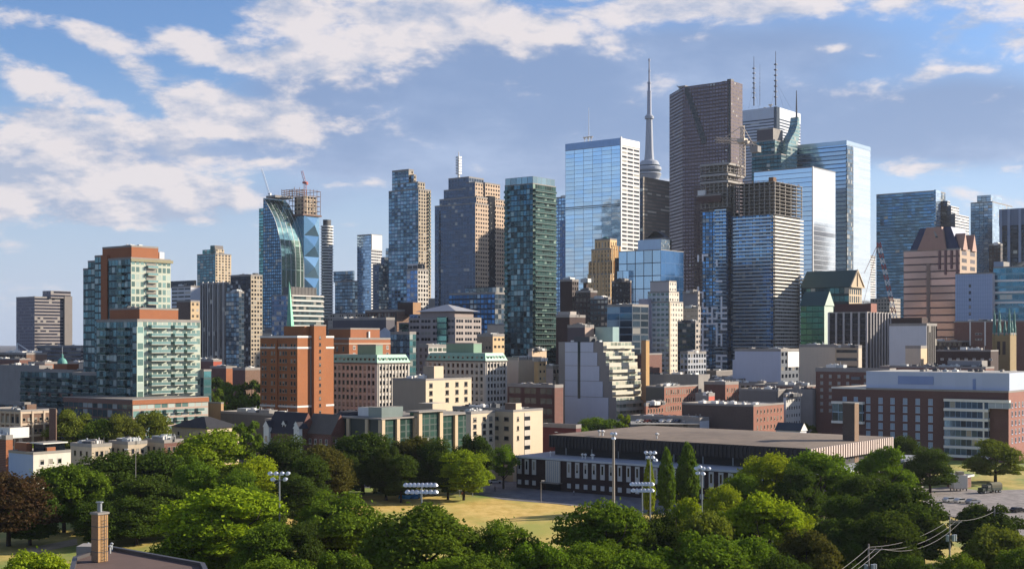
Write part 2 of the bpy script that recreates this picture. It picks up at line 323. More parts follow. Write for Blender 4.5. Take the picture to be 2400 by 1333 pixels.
M_CREAM_SQ=fm('cream_granite_square_windows','#b39a80','#20242b',.22,.78,.3,.78,metal=.3,blind=.05)
M_GREY_SQ=fm('grey_blue_granite','#5f6c7d','#3f5168',.12,.88,.2,.85,metal=.5,blind=.04,gv=.3)
M_CREAM_BAL=fm('cream_balcony_side','#bba98d','#2c333c',.1,.6,.3,.9,metal=.3,blind=.2)
M_STRIPE=fm('dark_bays_between_white_fins','#b9b4ac','#1a1e28',.16,1,.0,1,metal=.5,gv=.35,blind=.03)
M_BRONZE=fm('red_granite_grid','#4b3836','#6d5f68',.2,.8,.25,.75,metal=.7,gv=.3,blind=.02,rough=.15)
M_BLACK_BAND=fm('black_tower_bands','#35332f','#8b8178',.0,1,.45,.95,metal=.55,gv=.25,blind=.1,rough=.25)
M_CONC=plain('raw_concrete','#918c85',.9,0,.3)
M_GREYW=fm('warm_grey_masonry','#a49a8e','#262b33',.2,.8,.25,.75,metal=.3)
M_DKBR=fm('dark_brown_masonry','#3a2c28','#15171b',.2,.75,.25,.8,metal=.3,blind=.15,blindc='#777062')
M_PLAINW=plain('painted_white_wall','#c2c4c8',.8,0,.12); M_BEIGEW=plain('beige_wall','#bfb29e',.85,0,.15); M_GREYWALL=plain('grey_render','#77716c',.85,0,.15)
M_PINK=fm('pink_granite_bands','#4d383a','#c39b8c',.0,1,.2,1,metal=.55,gv=.12,blind=.0,rough=.16,tilt=.03)
COPPER=plain('green_copper','#3b7069',.55,.2,.2); COPPERD=plain('dark_green_metal_roof','#1d4548',.5,.3,.2)
BRICKO=brick('orange_brick','#a5622f','#945427','#7f6a58'); BRICKR=brick('red_brick','#6e3a2b','#5f3226'); BRICKD=brick('dark_brick','#3c2622','#2e1d1b','#4a3f3a'); BRICKB=brick('brown_brick','#73523c','#634531'); BRICKY=brick('tan_brick','#b08456','#9b7249')
STEEL=plain('galvanised_steel','#8d9296',.45,.6); REDST=plain('red_painted_steel','#9c3b30',.6); WHST=plain('white_painted_steel','#d8d8d4',.5)
BLKROOF=plain('charcoal_shingle','#2a2a2e',.9,0,.25,.6)
# ---------------- towers, farthest first ----------------
def tower(name,label,D,xc,xl,xr,py,mats,cell=(3,3.4),par=1.2,roof=None,units=2,group=None):
    b=B(name,label,D,xc,xl,xr,'tower' if py<700 else 'building',group); b.body(mats,py,0,cell,roof,par)
    if units: b.units(units+(3 if py>700 else 0),-b.wl,0,0,b.wr,b.h,1.6 if py>700 else 2.5,6)
    return b
def mast(b,px,py0,py1,r,x,y,mat,name='mast'):
    o=MB(); z0=b.z(py0,x,y); z1=b.z(py1,x,y); zm=z0+(z1-z0)*.45; o.bar((x,y,z0),(x,y,zm),(r,r*.8),0,8); o.bar((x,y,zm),(x,y,z1),(r*.6,r*.35),0,8)
    for k in range(7): q=z0+(z1-z0)*(.15+.1*k); o.box(x-r*1.7,x+r*1.7,y-r*1.7,y+r*1.7,q,q+r*1.4)
    return o.build(name,mat,b.root)
def atpx(b,px,y):
    return b.lx(px,y)
# the tall broadcast tower
t=thing('observation_tower','slender pale concrete tower with a round observation pod and long needle antenna','tower',(*W2(1521.7,2397),0))
k=2397/F; zz=lambda py: HC+(HY-py)*k
PALEC=plain('pale_concrete','#9aa0a8',.8,0,.1)
m=MB(); m.lathe([(30,0),(17,120),(11,zz(420)),(9,zz(375)),(7.5,zz(355)),(5.6,zz(282)),(5,zz(279))],12); m.build('shaft',PALEC,t)
PODC=facade('pod_bands','#a9b4c4','#26303f',0,1,.35,.62,metal=.5,gv=.1,blind=0)
m=MB(); m.lathe([(11,zz(432)),(16,zz(426)),(18,zz(419)),(21.5,zz(412)),(22,zz(407)),(20,zz(405)),(20,zz(401)),(22,zz(399)),(22,zz(393)),(19.5,zz(391)),(19.5,zz(388)),(18.5,zz(386)),(16.5,zz(380)),(14,zz(377)),(9,zz(375.5)),(7.7,zz(366)),(7.5,zz(358)),(5,zz(355))],32); m.build('observation_pod',PALEC,t)
m=MB(); m.lathe([(20.1,zz(405)),(20.1,zz(401))],32); m.build('window_band',PANE,t); m=MB(); m.lathe([(19.6,zz(391)),(19.6,zz(388))],32); m.build('window_band',PANE,t); m=MB(); m.lathe([(21.7,zz(411)),(22.1,zz(409))],32); m.build('window_band',PANE,t)
m=MB(); m.lathe([(5.5,zz(281)),(8.2,zz(279)),(8.4,zz(274)),(5,zz(269))],24); m.build('upper_pod',PALEC,t)
m=MB(); m.lathe([(4.1,zz(270)),(3.7,zz(217)),(3.7,zz(216))],16); m.lathe([(4.2,zz(217)),(4.2,zz(214)),(3,zz(214)),(2.8,zz(197)),(3.6,zz(196)),(3.6,zz(193)),(1.7,zz(193)),(1.5,zz(169)),(2.2,zz(168)),(2.2,zz(165)),(1.3,zz(165)),(1.1,zz(145)),(1.8,zz(144)),(1.8,zz(139)),(.4,zz(137))],12); m.build('antenna',plain('antenna_sheath','#8b93a3',.6),t)
# blue glass towers of the west edge, far behind
b=tower('glass_tower','blue glass tower with notched crown, left of the dark striped tower at right edge',1600,2326,2275,2373,474,(M_BLUE,M_BLUE_P),(5,3.4)); b.box('crown',(M_BLUE,M_BLUE_P),b.lx(2288),-3,3,b.wr*.6,b.h,b.z(456),(5,3.4))
b=B('glass_tower','wide blue-green glass tower behind the pink gabled tower',1500,2192,2054,2216,'tower'); 
MG=fm('sea_green_glass','#1f4048','#4a7390',.02,.98,.14,.9,tilt=.06,gv=.35,blind=.02); b.body((MG,M_BLUE_D),448,0,(4.5,3.6),par=1)
for xr,py in ((2227,474),(2248,486),(2271,505)): b.box('stepped_wing',(M_NIGHT,M_WHITE_R),b.lx(2150),6+(xr-2216)*.2,b.wr*.5,b.ly(xr,6+(xr-2216)*.2),0,b.z(py,0,30),(6,3.2))
b.box('lit_corner_strip',(MG,M_BLUE_P),-1,1,-1,b.wr*.45,20,b.h+1.5,(4,3.6))
b=tower('office_tower','white condo slab half seen between the tall blue tower and the wide green one',1700,2010,1990,2052,597,(M_GREYW,M_WHITE_R),(4,3.2))
# stock brick/pale slabs
b=tower('office_slab','grey purple slab block standing alone at the far left edge of the skyline',1500,81,38,148,697,(M_SLATE_L,M_SLATE_R),(3.6,3.6)); b.box('lift_core',(M_GREYWALL,M_GREYWALL),-9,3,b.wr,b.ly(166),0,b.z(694,0,40))
b.box('penthouse',(M_SLATE_L,M_SLATE_R),-14,2.5,b.ly(116),b.ly(163),b.h+.01,b.z(680),(4,4))
b=tower('apartment_tower','pale teal condo tower with stepped crown at left, rising behind the dark striped block',1500,505,462,542,596,(fm('grey_teal_balconies','#62757c','#48707c',.1,.9,.3,.95,gv=.4),M_CREAM_BAL),(5,3.2)); b.box('crown',(M_TEAL,M_CREAM_BAL),b.lx(468),-4,4,b.wr*.7,b.h,b.z(583),(4,3.4)); b.box('core',(M_TEAL_D,M_GREYWALL),-14,-6,4,16,b.h,b.z(574))
b=tower('office_building','white banded office block with dark roof box, right of the brick topped condo tower',1200,447,402,470,672,(M_WHITE_R,M_PLAINW),(8,3.5)); b.box('penthouse',(M_NIGHT,M_NIGHT),b.lx(402,8),-2,8,b.wr*.5,b.h,b.z(656))
b=tower('apartment_building','dark tower with thin white vertical stripes left of the lit round cornered block',1100,532,469,566,664,(M_STRIPE,M_BLUE_D),(3.2,3.3),units=0)
for i,x in enumerate((476,488,500,512,524)): b.box('fin',WHITE,b.lx(x)-.25,b.lx(x)+.25,-.5,.3,0,b.h+2)
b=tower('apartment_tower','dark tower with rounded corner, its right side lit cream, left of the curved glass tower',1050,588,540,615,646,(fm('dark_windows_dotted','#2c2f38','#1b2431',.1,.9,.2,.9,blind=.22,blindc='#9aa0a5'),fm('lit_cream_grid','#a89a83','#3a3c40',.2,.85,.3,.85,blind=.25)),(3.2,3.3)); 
b=tower('glass_block','low dark blue glass block in front of the dark striped tower',980,560,530,572,686,(M_BLUE_D,M_BLUE_D),(3,3.3))
# the curved tower
b=B('curved_glass_tower','blue tower whose glass front sweeps down in a long curve beside a scaffolded core','tower' and 1400,660,617,712,'tower')
prof=[(617,464),(626,477),(634,492),(641,506),(646,519),(650,533),(653,547),(656,561),(657.6,575),(659.4,600),(660,630),(660,800)]
pts=[(b.lx(px),b.z(py,b.lx(px))) for px,py in prof]; pts[-1]=(0,0); yl=b.wr
MC=fm('curved_green_glass','#6f8a82','#8fb0a4',.03,.97,.03,.97,metal=.85,gv=.12,blind=0,tilt=.02,rough=.09)
m=MB()
for i in range(len(pts)-1):
    (x0,z0),(x1,z1)=pts[i],pts[i+1]; m.face([(x0,0,z0),(x1,0,z1),(x1,yl,z1),(x0,yl,z0)],[(0,i*4),(0,i*4+4),(6,i*4+4),(6,i*4)],0)
m.face([(-b.wl,0,pts[0][1]),(pts[0][0],0,pts[0][1]),(pts[0][0],yl,pts[0][1]),(-b.wl,yl,pts[0][1])],None,0); m.build('curved_front',MC,b.root)
m=MB(); u=lambda x:(x/3.2)
fl=[(-b.wl-.01,0)]+[p for p in reversed(pts)]
m.face([(x,0,z) for x,z in fl],[(u(x),z/3.3) for x,z in fl],0); m.face([(x,yl,z) for x,z in reversed(fl)],[(u(x),z/3.3) for x,z in reversed(fl)],0); m.build('side_wall',fm('blue_balcony_side','#2a3f52','#507490',.1,.9,.2,.9,gv=.45,blind=.1),b.root)
m=MB()
for yy in (0,yl*.2,yl*.42,yl*.63,yl*.85,yl):
    for i in range(len(pts)-1): m.bar((pts[i][0],yy,pts[i][1]),(pts[i+1][0],yy,pts[i+1][1]),.28,0,4)
m.build('front_rib',WHST,b.root)
b.box('rear_wing',M_TEAL,b.lx(607,8),-b.wl+.5,8,yl,0,b.z(487,-b.wl,8),(3.2,3.3))
b.box('roof_screen',CONC,-b.wl+1,b.lx(640),3,yl-3,pts[0][1]+.02,pts[0][1]+2.4)
# crystal facets
y0=yl+.1; y1=b.ly(748); zt=b.z(502,0,y0); m=MB(); A1=[];NR=8
zs=[zt*(1-i/NR) for i in range(NR+1)]
for i in range(NR):
    ym=(y0+y1)/2; e=5 if i%2 else 0
    L=(0,y0,zs[i]);R=(0,y1,zs[i]);L2=(0,y0,zs[i+1]);R2=(0,y1,zs[i+1]);Mi=(5,ym,(zs[i]+zs[i+1])/2)
    for a,c in ((L2,R2),(R2,R),(R,L),(L,L2)): m.face([a,c,Mi],[(0,0),(1,0),(.5,.9)],i%2)
m.face([(-22,y0,0),(0,y0,0),(0,y0,zt),(-22,y0,zt)],None,0); m.face([(0,y1,0),(-22,y1,0),(-22,y1,zt),(0,y1,zt)],None,0); m.face([(-22,y0,zt),(0,y0,zt),(0,y1,zt),(-22,y1,zt)],None,0)
m.build('faceted_bay',[plain('pale_facet_glass','#8fb6cc',.12,.75,.1),plain('deep_facet_glass','#7ba4bd',.1,.75,.1)],b.root)
RUST=plain('rusty_scaffold','#6d564c',.8)
zt2=b.z(447,0,y0+10); b.box('unfinished_core',(M_CREAM_BAL,M_CREAM_BAL),-18,-2,y0+3,y1-2,zt,zt2-6,(5,4))
m=MB(); n=6
for (xa,xb,ya,yb,za,zb,n,lv) in ((-21,1,y0-2,y1+1,zt-1,zt2,5,5),(-26,-6,b.ly(684,-10),b.ly(708,-10),pts[0][1]+3,b.z(442,-12,10),4,3)):
    for i in range(n+1):
        for xx in (xa,xb): m.bar((xx,ya+(yb-ya)*i/n,za),(xx,ya+(yb-ya)*i/n,zb+random.uniform(0,3)),.3,0,4)
    for j in range(lv+1):
        z=za+(zb-za)*j/lv
        for xx in (xa,xb): m.bar((xx,ya,z),(xx,yb,z),.35,0,4)
        for yy in (ya,yb): m.bar((xa,yy,z),(xb,yy,z),.35,0,4)
m.box(-22,2,y0-3,y1+2,zt-1.5,zt+.3); m.build('scaffold',RUST,b.root)
cr=b
def crane(name,label,b,x,y,z0,z1,jibs,mat,cab=None,r=1.0):
    """tower crane: lattice mast, jib(s) given as (dx,dy,dz) ends in the host's axes"""
    o=Matrix.Rotation(b.root.rotation_euler.z,4,'Z')@Vector((x,y,0)); t=thing(name,label,'crane',(b.root.location.x+o.x,b.root.location.y+o.y,z0),b.root.rotation_euler.z)
    def lat(m,a,c,w,n):
        a=Vector(a);c=Vector(c);d=(c-a).normalized();e=d.orthogonal().normalized();f=d.cross(e)
        cs=[(e*i+f*j)*w/2 for i,j in ((1,1),(1,-1),(-1,-1),(-1,1))]
        for q in cs: m.bar(a+q,c+q,.16*r,0,4)
        for k in range(n):
            p=a+(c-a)*k/n; p2=a+(c-a)*(k+1)/n
            for i in range(4): m.bar(p+cs[i],p2+cs[(i+1)%4],.1*r,0,3)
    m=MB(); H=z1-z0; lat(m,(0,0,0),(0,0,H),1.8*r,max(4,int(H/2.5))); m.build('mast',mat,t)
    m=MB(); m.box(-1.6*r,1.6*r,-1.6*r,1.6*r,H,H+1.6*r); m.box(1.4*r,2.8*r,-1*r,1*r,H-1.4,H+1.4); m.build('operator_cab',cab or mat,t)
    ap=(0,0,H+7*r)
    if len(jibs)>1: m=MB(); lat(m,(0,0,H),ap,1.2*r,4); m.build('apex_frame',mat,t)
    for i,(a) in enumerate(jibs):
        m=MB(); e=(a[0],a[1],H+a[2]); lat(m,(0,0,H+.8),e,1.5*r,max(4,int(Vector(a).length/3)))
        if len(jibs)>1: m.bar(ap,Vector(e)*.8+Vector((0,0,H*.2)),.14*r,0,4)
        m.build('jib' if i==0 else 'counter_jib',mat,t)
    if len(jibs)>1: a=jibs[1]; m=MB(); m.box(a[0]-2*r,a[0]+1.5*r,a[1]-1.5*r,a[1]+1.5*r,H+a[2]-3*r,H+a[2]-.5*r); m.build('counterweight',CONC,t)
    return t
crane('luffing_crane','white crane boom leaning left over the top of the curved glass tower',b,-b.wl+3,6,pts[0][1]-2,pts[0][1]+4,[(-10,-2,28)],WHST,r=.8)
crane('tower_crane','small red crane above the scaffolded core of the curved tower',b,-9,(y0+y1)/2-1,zt2-6,b.z(428,0,y0+5),[(-4,-1,14)],REDST,r=1.3)
# neighbours of the curved tower
b=B('round_condo_tower','white banded condo tower with rounded corners and dark cap right of the curved glass tower',1500,764,749,784,'tower')
def rrect(x0,x1,y0,y1,r,n=5):
    P=[]
    for cx,cy,a in ((x1-r,y0+r,-90),(x1-r,y1-r,0),(x0+r,y1-r,90),(x0+r,y0+r,180)):
        for i in range(n+1): t=math.radians(a+90*i/n); P.append((cx+r*math.cos(t),cy+r*math.sin(t)))
    return P
zt=b.z(528); m=MB(); m.prism(rrect(-b.wl,0,0,b.wr,5),0,zt,(2,3.2)); m.build('wall',fm('dark_band_glass','#5a5a58','#242a33',0,1,.0,.6,gv=.3),b.root)
sl=MB(); sl.prism(rrect(-b.wl-.8,.8,-.8,b.wr+.8,5.6),0,1.5); sm=sl.mesh('balcony_band',WHITE)
for i in range(52): link('balcony_band',sm,b.root,(0,0,zt-1.5-i*3.25))
m=MB(); m.prism(rrect(-b.wl+2,-1,1,b.wr-2,4),zt,b.z(514)); m.build('dark_cap',UNITD,b.root)
b=tower('glass_office','dark blue glass office block between the round white tower and the slim pale tower',1350,826,785,838,660,(M_BLUE_D,M_BLUE_D),(3.5,3.5)); b.box('upper_floors',(M_BLUE_D,M_BLUE),b.lx(786,6),-3,6,b.wr-4,b.h,b.z(634),(3.5,3.5))
b=tower('slim_tower','slim tower with pale blue left side and white upper right side',1500,870,837,895.5,551,(fm('pale_blue_strip','#4c78a6','#9ab4ca',.05,.95,.1,.95,gv=.25,blind=.02),M_WHITE_R),(3,3.3),units=0); b.box('blank_top_panel',WHITE,-.2,.5,.5,b.wr-.5,b.z(585),b.h+.5)
b=tower('grey_tower','dark grey tower half hidden behind the tall stepped blue condo tower',1380,888,874,925,621,(M_GREY_SQ,M_BLUE_D),(3,3.3)); b.box('upper_block',(M_GREY_SQ,M_BLUE_D),b.lx(893,6),2,6,b.wr,b.h-1,b.z(602),(3,3.3)); b.box('slim_top',(M_BLUE,M_BLUE),b.lx(904,14),4,14,b.wr,b.h-1,b.z(580),(3,3.3))
b=B('condo_tower','tall stepped blue glass condo tower with cream lit right side',1215,981,911,1010,'tower')
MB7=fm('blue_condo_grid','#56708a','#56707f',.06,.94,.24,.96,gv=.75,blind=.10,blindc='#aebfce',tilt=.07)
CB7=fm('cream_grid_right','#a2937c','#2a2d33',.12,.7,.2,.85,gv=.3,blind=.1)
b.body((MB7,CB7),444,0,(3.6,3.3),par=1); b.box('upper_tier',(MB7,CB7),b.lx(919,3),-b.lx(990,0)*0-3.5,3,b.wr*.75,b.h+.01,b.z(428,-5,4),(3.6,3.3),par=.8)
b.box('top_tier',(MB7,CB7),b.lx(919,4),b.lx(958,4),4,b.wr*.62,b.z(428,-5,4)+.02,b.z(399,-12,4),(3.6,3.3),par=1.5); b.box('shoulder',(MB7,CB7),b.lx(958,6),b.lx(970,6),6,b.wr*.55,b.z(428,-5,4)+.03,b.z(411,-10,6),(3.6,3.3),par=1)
zz0=b.h-4
bm=balcony_mesh(3.2,1.4,plain('cream_slab','#bcae95',.8),RAILD)
for i in range(26):
    for q in (.55,): b.place('balcony',bm,'R',b.wr*.82,zz0-i*3.3)
b=tower('white_grid_tower','small white gridded apartment tower in front of the stepped blue condo tower',1000,979,953,1004,633,(fm('white_blue_grid','#8d9bb0','#5478a6',.12,.88,.2,.9,gv=.4),fm('white_frame_dark_pane','#b9b2a6','#2a2e38',.22,.82,.24,.84,gv=.3)),(3.4,3.4)); b.box('penthouse',(M_WHITE_R,M_NIGHT),b.lx(955,1),-1,1,b.wr*.75,b.h,b.z(617),(5,5))
# stepped granite tower with white mast
b=B('stepped_office_tower','grey granite tower stepping up to a white mast, its right side pale and gridded',1110,1114,1019,1186,'tower')
c9=(3.2,3.6)
b.body((M_GREY_SQ,M_CREAM_SQ),477,0,c9,par=.8)
def tier(b,name,pl,pc,pr,py,mats,cell,y0=0,x1=0,z0=None,par=.8):
    return b.box(name,mats,b.lx(pl,y0),b.lx(pc,y0),y0,b.ly(pr,b.lx(pc,y0)),z0 or b.h,b.z(py,b.lx(pc,y0),y0),cell,par=par)
b.box('tier',(M_GREY_SQ,M_CREAM_SQ),b.lx(1030,2),-.5,2,b.wr*.98,b.h,b.z(462,0,2),c9,par=.8)
b.box('tier',(M_GREY_SQ,M_CREAM_SQ),b.lx(1040,5),-4,5,b.wr*.55,b.h+4,b.z(441,-4,5),c9,par=.8)
b.box('tier',(M_GREY_SQ,M_CREAM_SQ),-13,-3.5,4,b.ly(1131,-4),b.h+5,b.z(428,-4,4),c9,par=.8)
b.box('tier',(M_GREY_SQ,M_CREAM_SQ),-15,-3,b.ly(1137,-3),b.ly(1172,-3),b.h+5,b.z(433,-4,30),c9,par=.8)
b.box('crown',(M_GREY_SQ,M_GREY_SQ),b.lx(1051,10),b.lx(1099,10),10,30,b.h+9,b.z(416,-16,10),c9,par=.8)
b.box('dark_recess',M_NIGHT,-3,.35,b.ly(1146),b.ly(1160),0,b.h+8)
b.box('dark_corner_strip',M_NIGHT,b.lx(1031)-.8,b.lx(1031)+.8,-.3,1,0,b.h-4)
xx=b.lx(1075,14); mast(b,1075,418,356,1.1,xx,14,WHST)
b=tower('glass_tower','pale blue condo tower seen between the green glass tower and the white striped bank tower',1350,1355,1296,1362,461,(fm('steel_blue_mix','#4f7296','#8aa5ba',.1,.9,.2,.9,gv=.45,blind=.05),M_BLUE_D),(3.6,3.4)); b.box('lower_wing',(fm('lilac_grid','#7288a8','#37547c',.3,.75,.3,.8,gv=.4),M_BLUE),b.lx(1312,-3),-5,-3,8,0,b.z(515,0,0),(3.4,3.4))
# white striped bank tower
MW=fm('silver_glass_streaks','#9db0be','#c6d3dc',.02,.98,.07,.98,metal=.9,gv=.08,blind=0,tilt=.035,rough=.07)
b=tower('bank_tower','big silver glass tower with white horizontal bands on its right side',1300,1455,1325,1499,340,(MW,fm('white_ledges_dark_slots','#cfccc6','#1c222c',.06,.94,.1,.58,metal=.4,gv=.3,blind=.05)),(12,4.1),par=5,units=0)
b.box('parapet_screen',(plain('blue_metal_panel','#7f9cbd',.4,.5),WHITE),-b.wl-.1,.1,-.1,b.wr+.1,b.h+.2,b.h+7); b.box('white_corner_pier',WHITE,-.3,.9,-.9,.8,0,b.h+8)
for z in (b.z(479),b.z(483)): b.box('dark_service_line',PANE,-b.wl,0,-.25,0,z,z+.8)
m=MB(); xx=b.lx(1378,15)
for dx in (-4,0,4): m.lathe([(.2,b.h+12),(2.2,b.h+14.5),(.3,b.h+12.6)],10,xx+dx,15); m.bar((xx+dx,15,b.h+5),(xx+dx,15,b.h+12),.3)
m.bar((xx+1,15,b.h+5),(xx+1,15,b.h+44),(.4,.15)); m.build('rooftop_dish',WHST,b.root)
b=tower('black_tower','black office tower with a louvred dark screen crown, just right of the observation tower',1420,1507,1499.5,1569,415,(M_NIGHT,M_BLACK_BAND),(9,3.9),par=0,units=0); b.box('top_louvres',(PANE,plain('bronze_louvre','#4a443c',.6,.4)),-b.wl-.1,.2,-.1,b.wr+.1,b.z(424),b.h+.3)
# red granite tower
b=B('red_granite_tower','tallest reddish brown granite tower with zigzag notch down its face',1450,1713,1600,1726,'tower')
zt=b.z(189); fp=[(b.lx(1600),0),(0,0),(0,b.wr+14),(b.lx(1600)-2,b.wr+30),(b.lx(1569,32),32)]
m=MB(); m.prism(fp,0,zt,(3.9,3.9),0,2,1); m.build('wall',[M_BRONZE,M_BRONZE,ROOFD],b.root)
NOT=plain('notch_glass','#0d1118',.2,.3,.2,.5); zf=lambda py,px: b.z(py,b.lx(px))
m=MB()
for i in range(11): px=1605+i*3.9; x=b.lx(px); z1=zf(206+i*11.5,px); m.box(x,x+3.9*1.6,-.35-.01*i,.5,z1-7.6,z1+.0)
m.build('zigzag_notch',NOT,b.root)
m=MB(); m.box(b.lx(1592,6),b.lx(1608,6),4,14,zt,zt+2.5); m.bar((b.lx(1600,8),8,zt),(b.lx(1592,8)-2,6,zt+3.5),.5); m.build('window_washing_crane',CONC,b.root)
for px,pr,h in ((1692,1700,1.5),(1704,1713,3)): b.box('roof_unit',UNITD,b.lx(px,5),b.lx(pr,5),5,12,zt,zt+h)
b.box('dark_corner_strip',NOT,-2.8,-.2,-.3,.4,0,zt-1)
# tall white slab with dark strips and masts
MWS=fm('white_marble_strips','#b9c0c8','#1d2836',0,1,.0,.42,metal=.4,gv=.15,blind=.03)
b=tower('white_slab_tower','tallest white slab tower with dark horizontal strips and roof masts',1700,1820,1700,1876,251,(MWS,MWS),(12,3.9),par=0,units=0)
b.box('blank_crown',(plain('white_marble','#b9c3cc',.6),plain('white_marble','#b9c3cc',.6)),-b.wl-.15,.15,-.15,b.wr+.15,b.z(276),b.h+.5); b.box('corner_recess',PANE,b.lx(1814),.3,-.4,b.ly(1827),60,b.h+.6)
for px,py,r in ((1767,133,.9),(1781,150,.3),(1818,121,1.0)): y=25;mast(b,px,248,py,r,b.lx(px,y),y,plain('grey_mast_steel','#3f4654',.6,.4))
m=MB()
for px,dx in ((1767,8),(1767,-9),(1818,12),(1818,-8),(1818,22)): x=b.lx(px,25); m.bar((x,25,b.z(190,x,25)),(x+dx,25,b.h),.1,0,3)
m.build('guy_wire',STEEL,b.root); x=b.lx(1806,20); m=MB(); m.lathe([(.3,b.h+4),(3,b.h+8),(.3,b.h+5)],12,x,20); m.lathe([(.3,b.h+2),(2.4,b.h+4.5),(.3,b.h+3)],12,x-7,18); m.bar((x,20,b.h),(x,20,b.h+5),.4); m.build('rooftop_dish',WHST,b.root)
# green stepped tower with spire
MDG=fm('bottle_green_glass','#1d2f33','#2c4b50',.05,.95,.2,.9,gv=.4,blind=.03); MDL=fm('sage_glass','#6d8482','#7c9a98',.04,.96,.25,.92,gv=.25,blind=.02)
b=B('spired_hotel_tower','dark green stepped tower with a swooping spire on its right edge',1180,1831,1762,1861,'tower'); b.body((MDG,MDL),362,0,(3.6,3.6),par=.8)
b.box('tier',(MDG,MDL),b.lx(1762),b.lx(1816),.2,b.ly(1838,-20)*.9,b.h,b.z(331,-15),(3.6,3.6),par=.8); b.box('brown_crown',(plain('brown_metal_panel','#4b4347',.5,.3),CONC),b.lx(1774,3),b.lx(1812,3),3,22,b.z(331,-15),b.z(303,-15,3),par=.6)
y=b.ly(1866,0); m=MB(); fin=[(1838,362),(1842,338),(1850,322),(1858,309),(1863,292),(1864.5,275)]
yq=[b.ly(px,-2) for px,_ in fin]; zq=[b.z(py,-2,yy) for (_,py),yy in zip(fin,yq)]; ye=b.ly(1868,-2)
poly=list(zip(yq,zq)); out=[(ye,zq[-1]),(ye+1,zq[3]),(ye-1.5,zq[2]),(ye-4,zq[1]),(ye-5,zq[0]),(ye-5,60),(yq[0],60)]
P=poly+out
m.face([(.4,a,c) for a,c in reversed(P)],[(a/3.6,c/3.6) for a,c in reversed(P)],0); m.face([(-7,a,c) for a,c in P],[(a/3.6,c/3.6) for a,c in P],0)
for i in range(len(P)): a,c=P[i];a2,c2=P[(i+1)%len(P)]; m.face([(.4,a,c),(.4,a2,c2),(-7,a2,c2),(-7,a,c)],[(0,c/3.6),(0,c2/3.6),(2,c2/3.6),(2,c/3.6)],0)
m.build('curved_fin',MDL,b.root); m=MB(); m.bar((-2,ye-1,zq[-1]-12),(-2,ye-1,b.z(213,-2,ye)),(1.3,.35),0,8); m.build('spire',plain('spire_steel','#39404b',.5,.4),b.root)
# twin blue glass towers right of it
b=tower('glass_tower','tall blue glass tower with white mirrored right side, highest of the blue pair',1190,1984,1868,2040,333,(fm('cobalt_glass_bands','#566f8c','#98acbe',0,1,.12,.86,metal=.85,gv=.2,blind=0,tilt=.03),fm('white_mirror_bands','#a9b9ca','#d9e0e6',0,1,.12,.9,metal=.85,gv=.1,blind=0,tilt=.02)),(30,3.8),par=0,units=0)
b.box('glass_crown_screen',(plain('screen_glass','#a4b6c4',.2,.5,.1),plain('screen_glass','#a4b6c4',.2,.5,.1)),-b.wl-.2,.2,-.2,b.wr+.2,b.h-2,b.h+1.5); b.box('dark_corner_bay',(M_BLUE_D,M_BLUE_D),-.2,.9,-.8,b.ly(1998),0,b.h-3,(3,3.8))
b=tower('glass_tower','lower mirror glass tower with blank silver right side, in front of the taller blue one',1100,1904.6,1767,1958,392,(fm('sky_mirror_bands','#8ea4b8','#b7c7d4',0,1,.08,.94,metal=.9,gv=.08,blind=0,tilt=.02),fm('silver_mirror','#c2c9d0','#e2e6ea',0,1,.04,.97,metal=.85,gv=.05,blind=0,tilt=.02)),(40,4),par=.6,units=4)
b.box('white_corner_pier',WHITE,-.4,.6,-.6,.4,0,b.h+.8)
# pink gabled tower
b=B('gabled_granite_tower','pink granite tower with a big gabled crown and dark blue roof',950,2250,2118,2289,'tower')
b.body((M_PINK,fm('tan_granite_windows','#a88f76','#5a4a42',.2,.8,.25,.8,metal=.3)),584,0,(20,5.4),par=.8); NB=plain('navy_metal_roof','#1c2b4a',.5,.4)
x0=b.lx(2130); m=MB(); m.hip(x0,-1,1,b.wr-1,b.h,b.z(532,-10,5),7,3); m.build('roof',NB,b.root)
xa,xb,xm=b.lx(2150),b.lx(2218),b.lx(2184); zt=b.z(533,xm); gp=[(xa,b.h),(xb,b.h),(b.lx(2207),zt),(b.lx(2172),zt)]; PG=plain('pink_granite','#a57d6c',.7)
m=MB(); m.face([(x,-.5,z) for x,z in gp],None,0); m.face([(x,14,z) for x,z in reversed(gp)],None,0)
for i in range(4): a=gp[i];c=gp[(i+1)%4]; m.face([(a[0],-.5,a[1]),(a[0],14,a[1]),(c[0],14,c[1]),(c[0],-.5,c[1])],None,0)
m.build('gable_front',PG,b.root)
m=MB(); m.face([(b.lx(2194),-.8,b.h+9),(b.lx(2200),-.8,b.h+9),(b.lx(2192),-.8,zt-3),(b.lx(2189),-.8,zt-3)],None,0); m.build('gable_window',PANE,b.root)
for y in (8,b.wr-8): m=MB(); m.gable(-6,1.2,y-5,y+5,b.h,b.h+12,'x',1,0); m.box(-6,1.2,y-5,y+5,b.h-.2,b.h); m.build('side_gable',[PG,PG],b.root)
b.box('centre_pier',plain('tan_granite','#8d7263',.8),b.lx(2172),b.lx(2180),-.6,.5,0,b.h-10)
for i,px in enumerate((2200,2214,2228,2241)): b.box('hanging_bay',plain('plum_shadow_granite','#6b4647',.6),b.lx(px),b.lx(px+5),-.8,.2,b.h-14-(i%2)*4,b.h-.5)
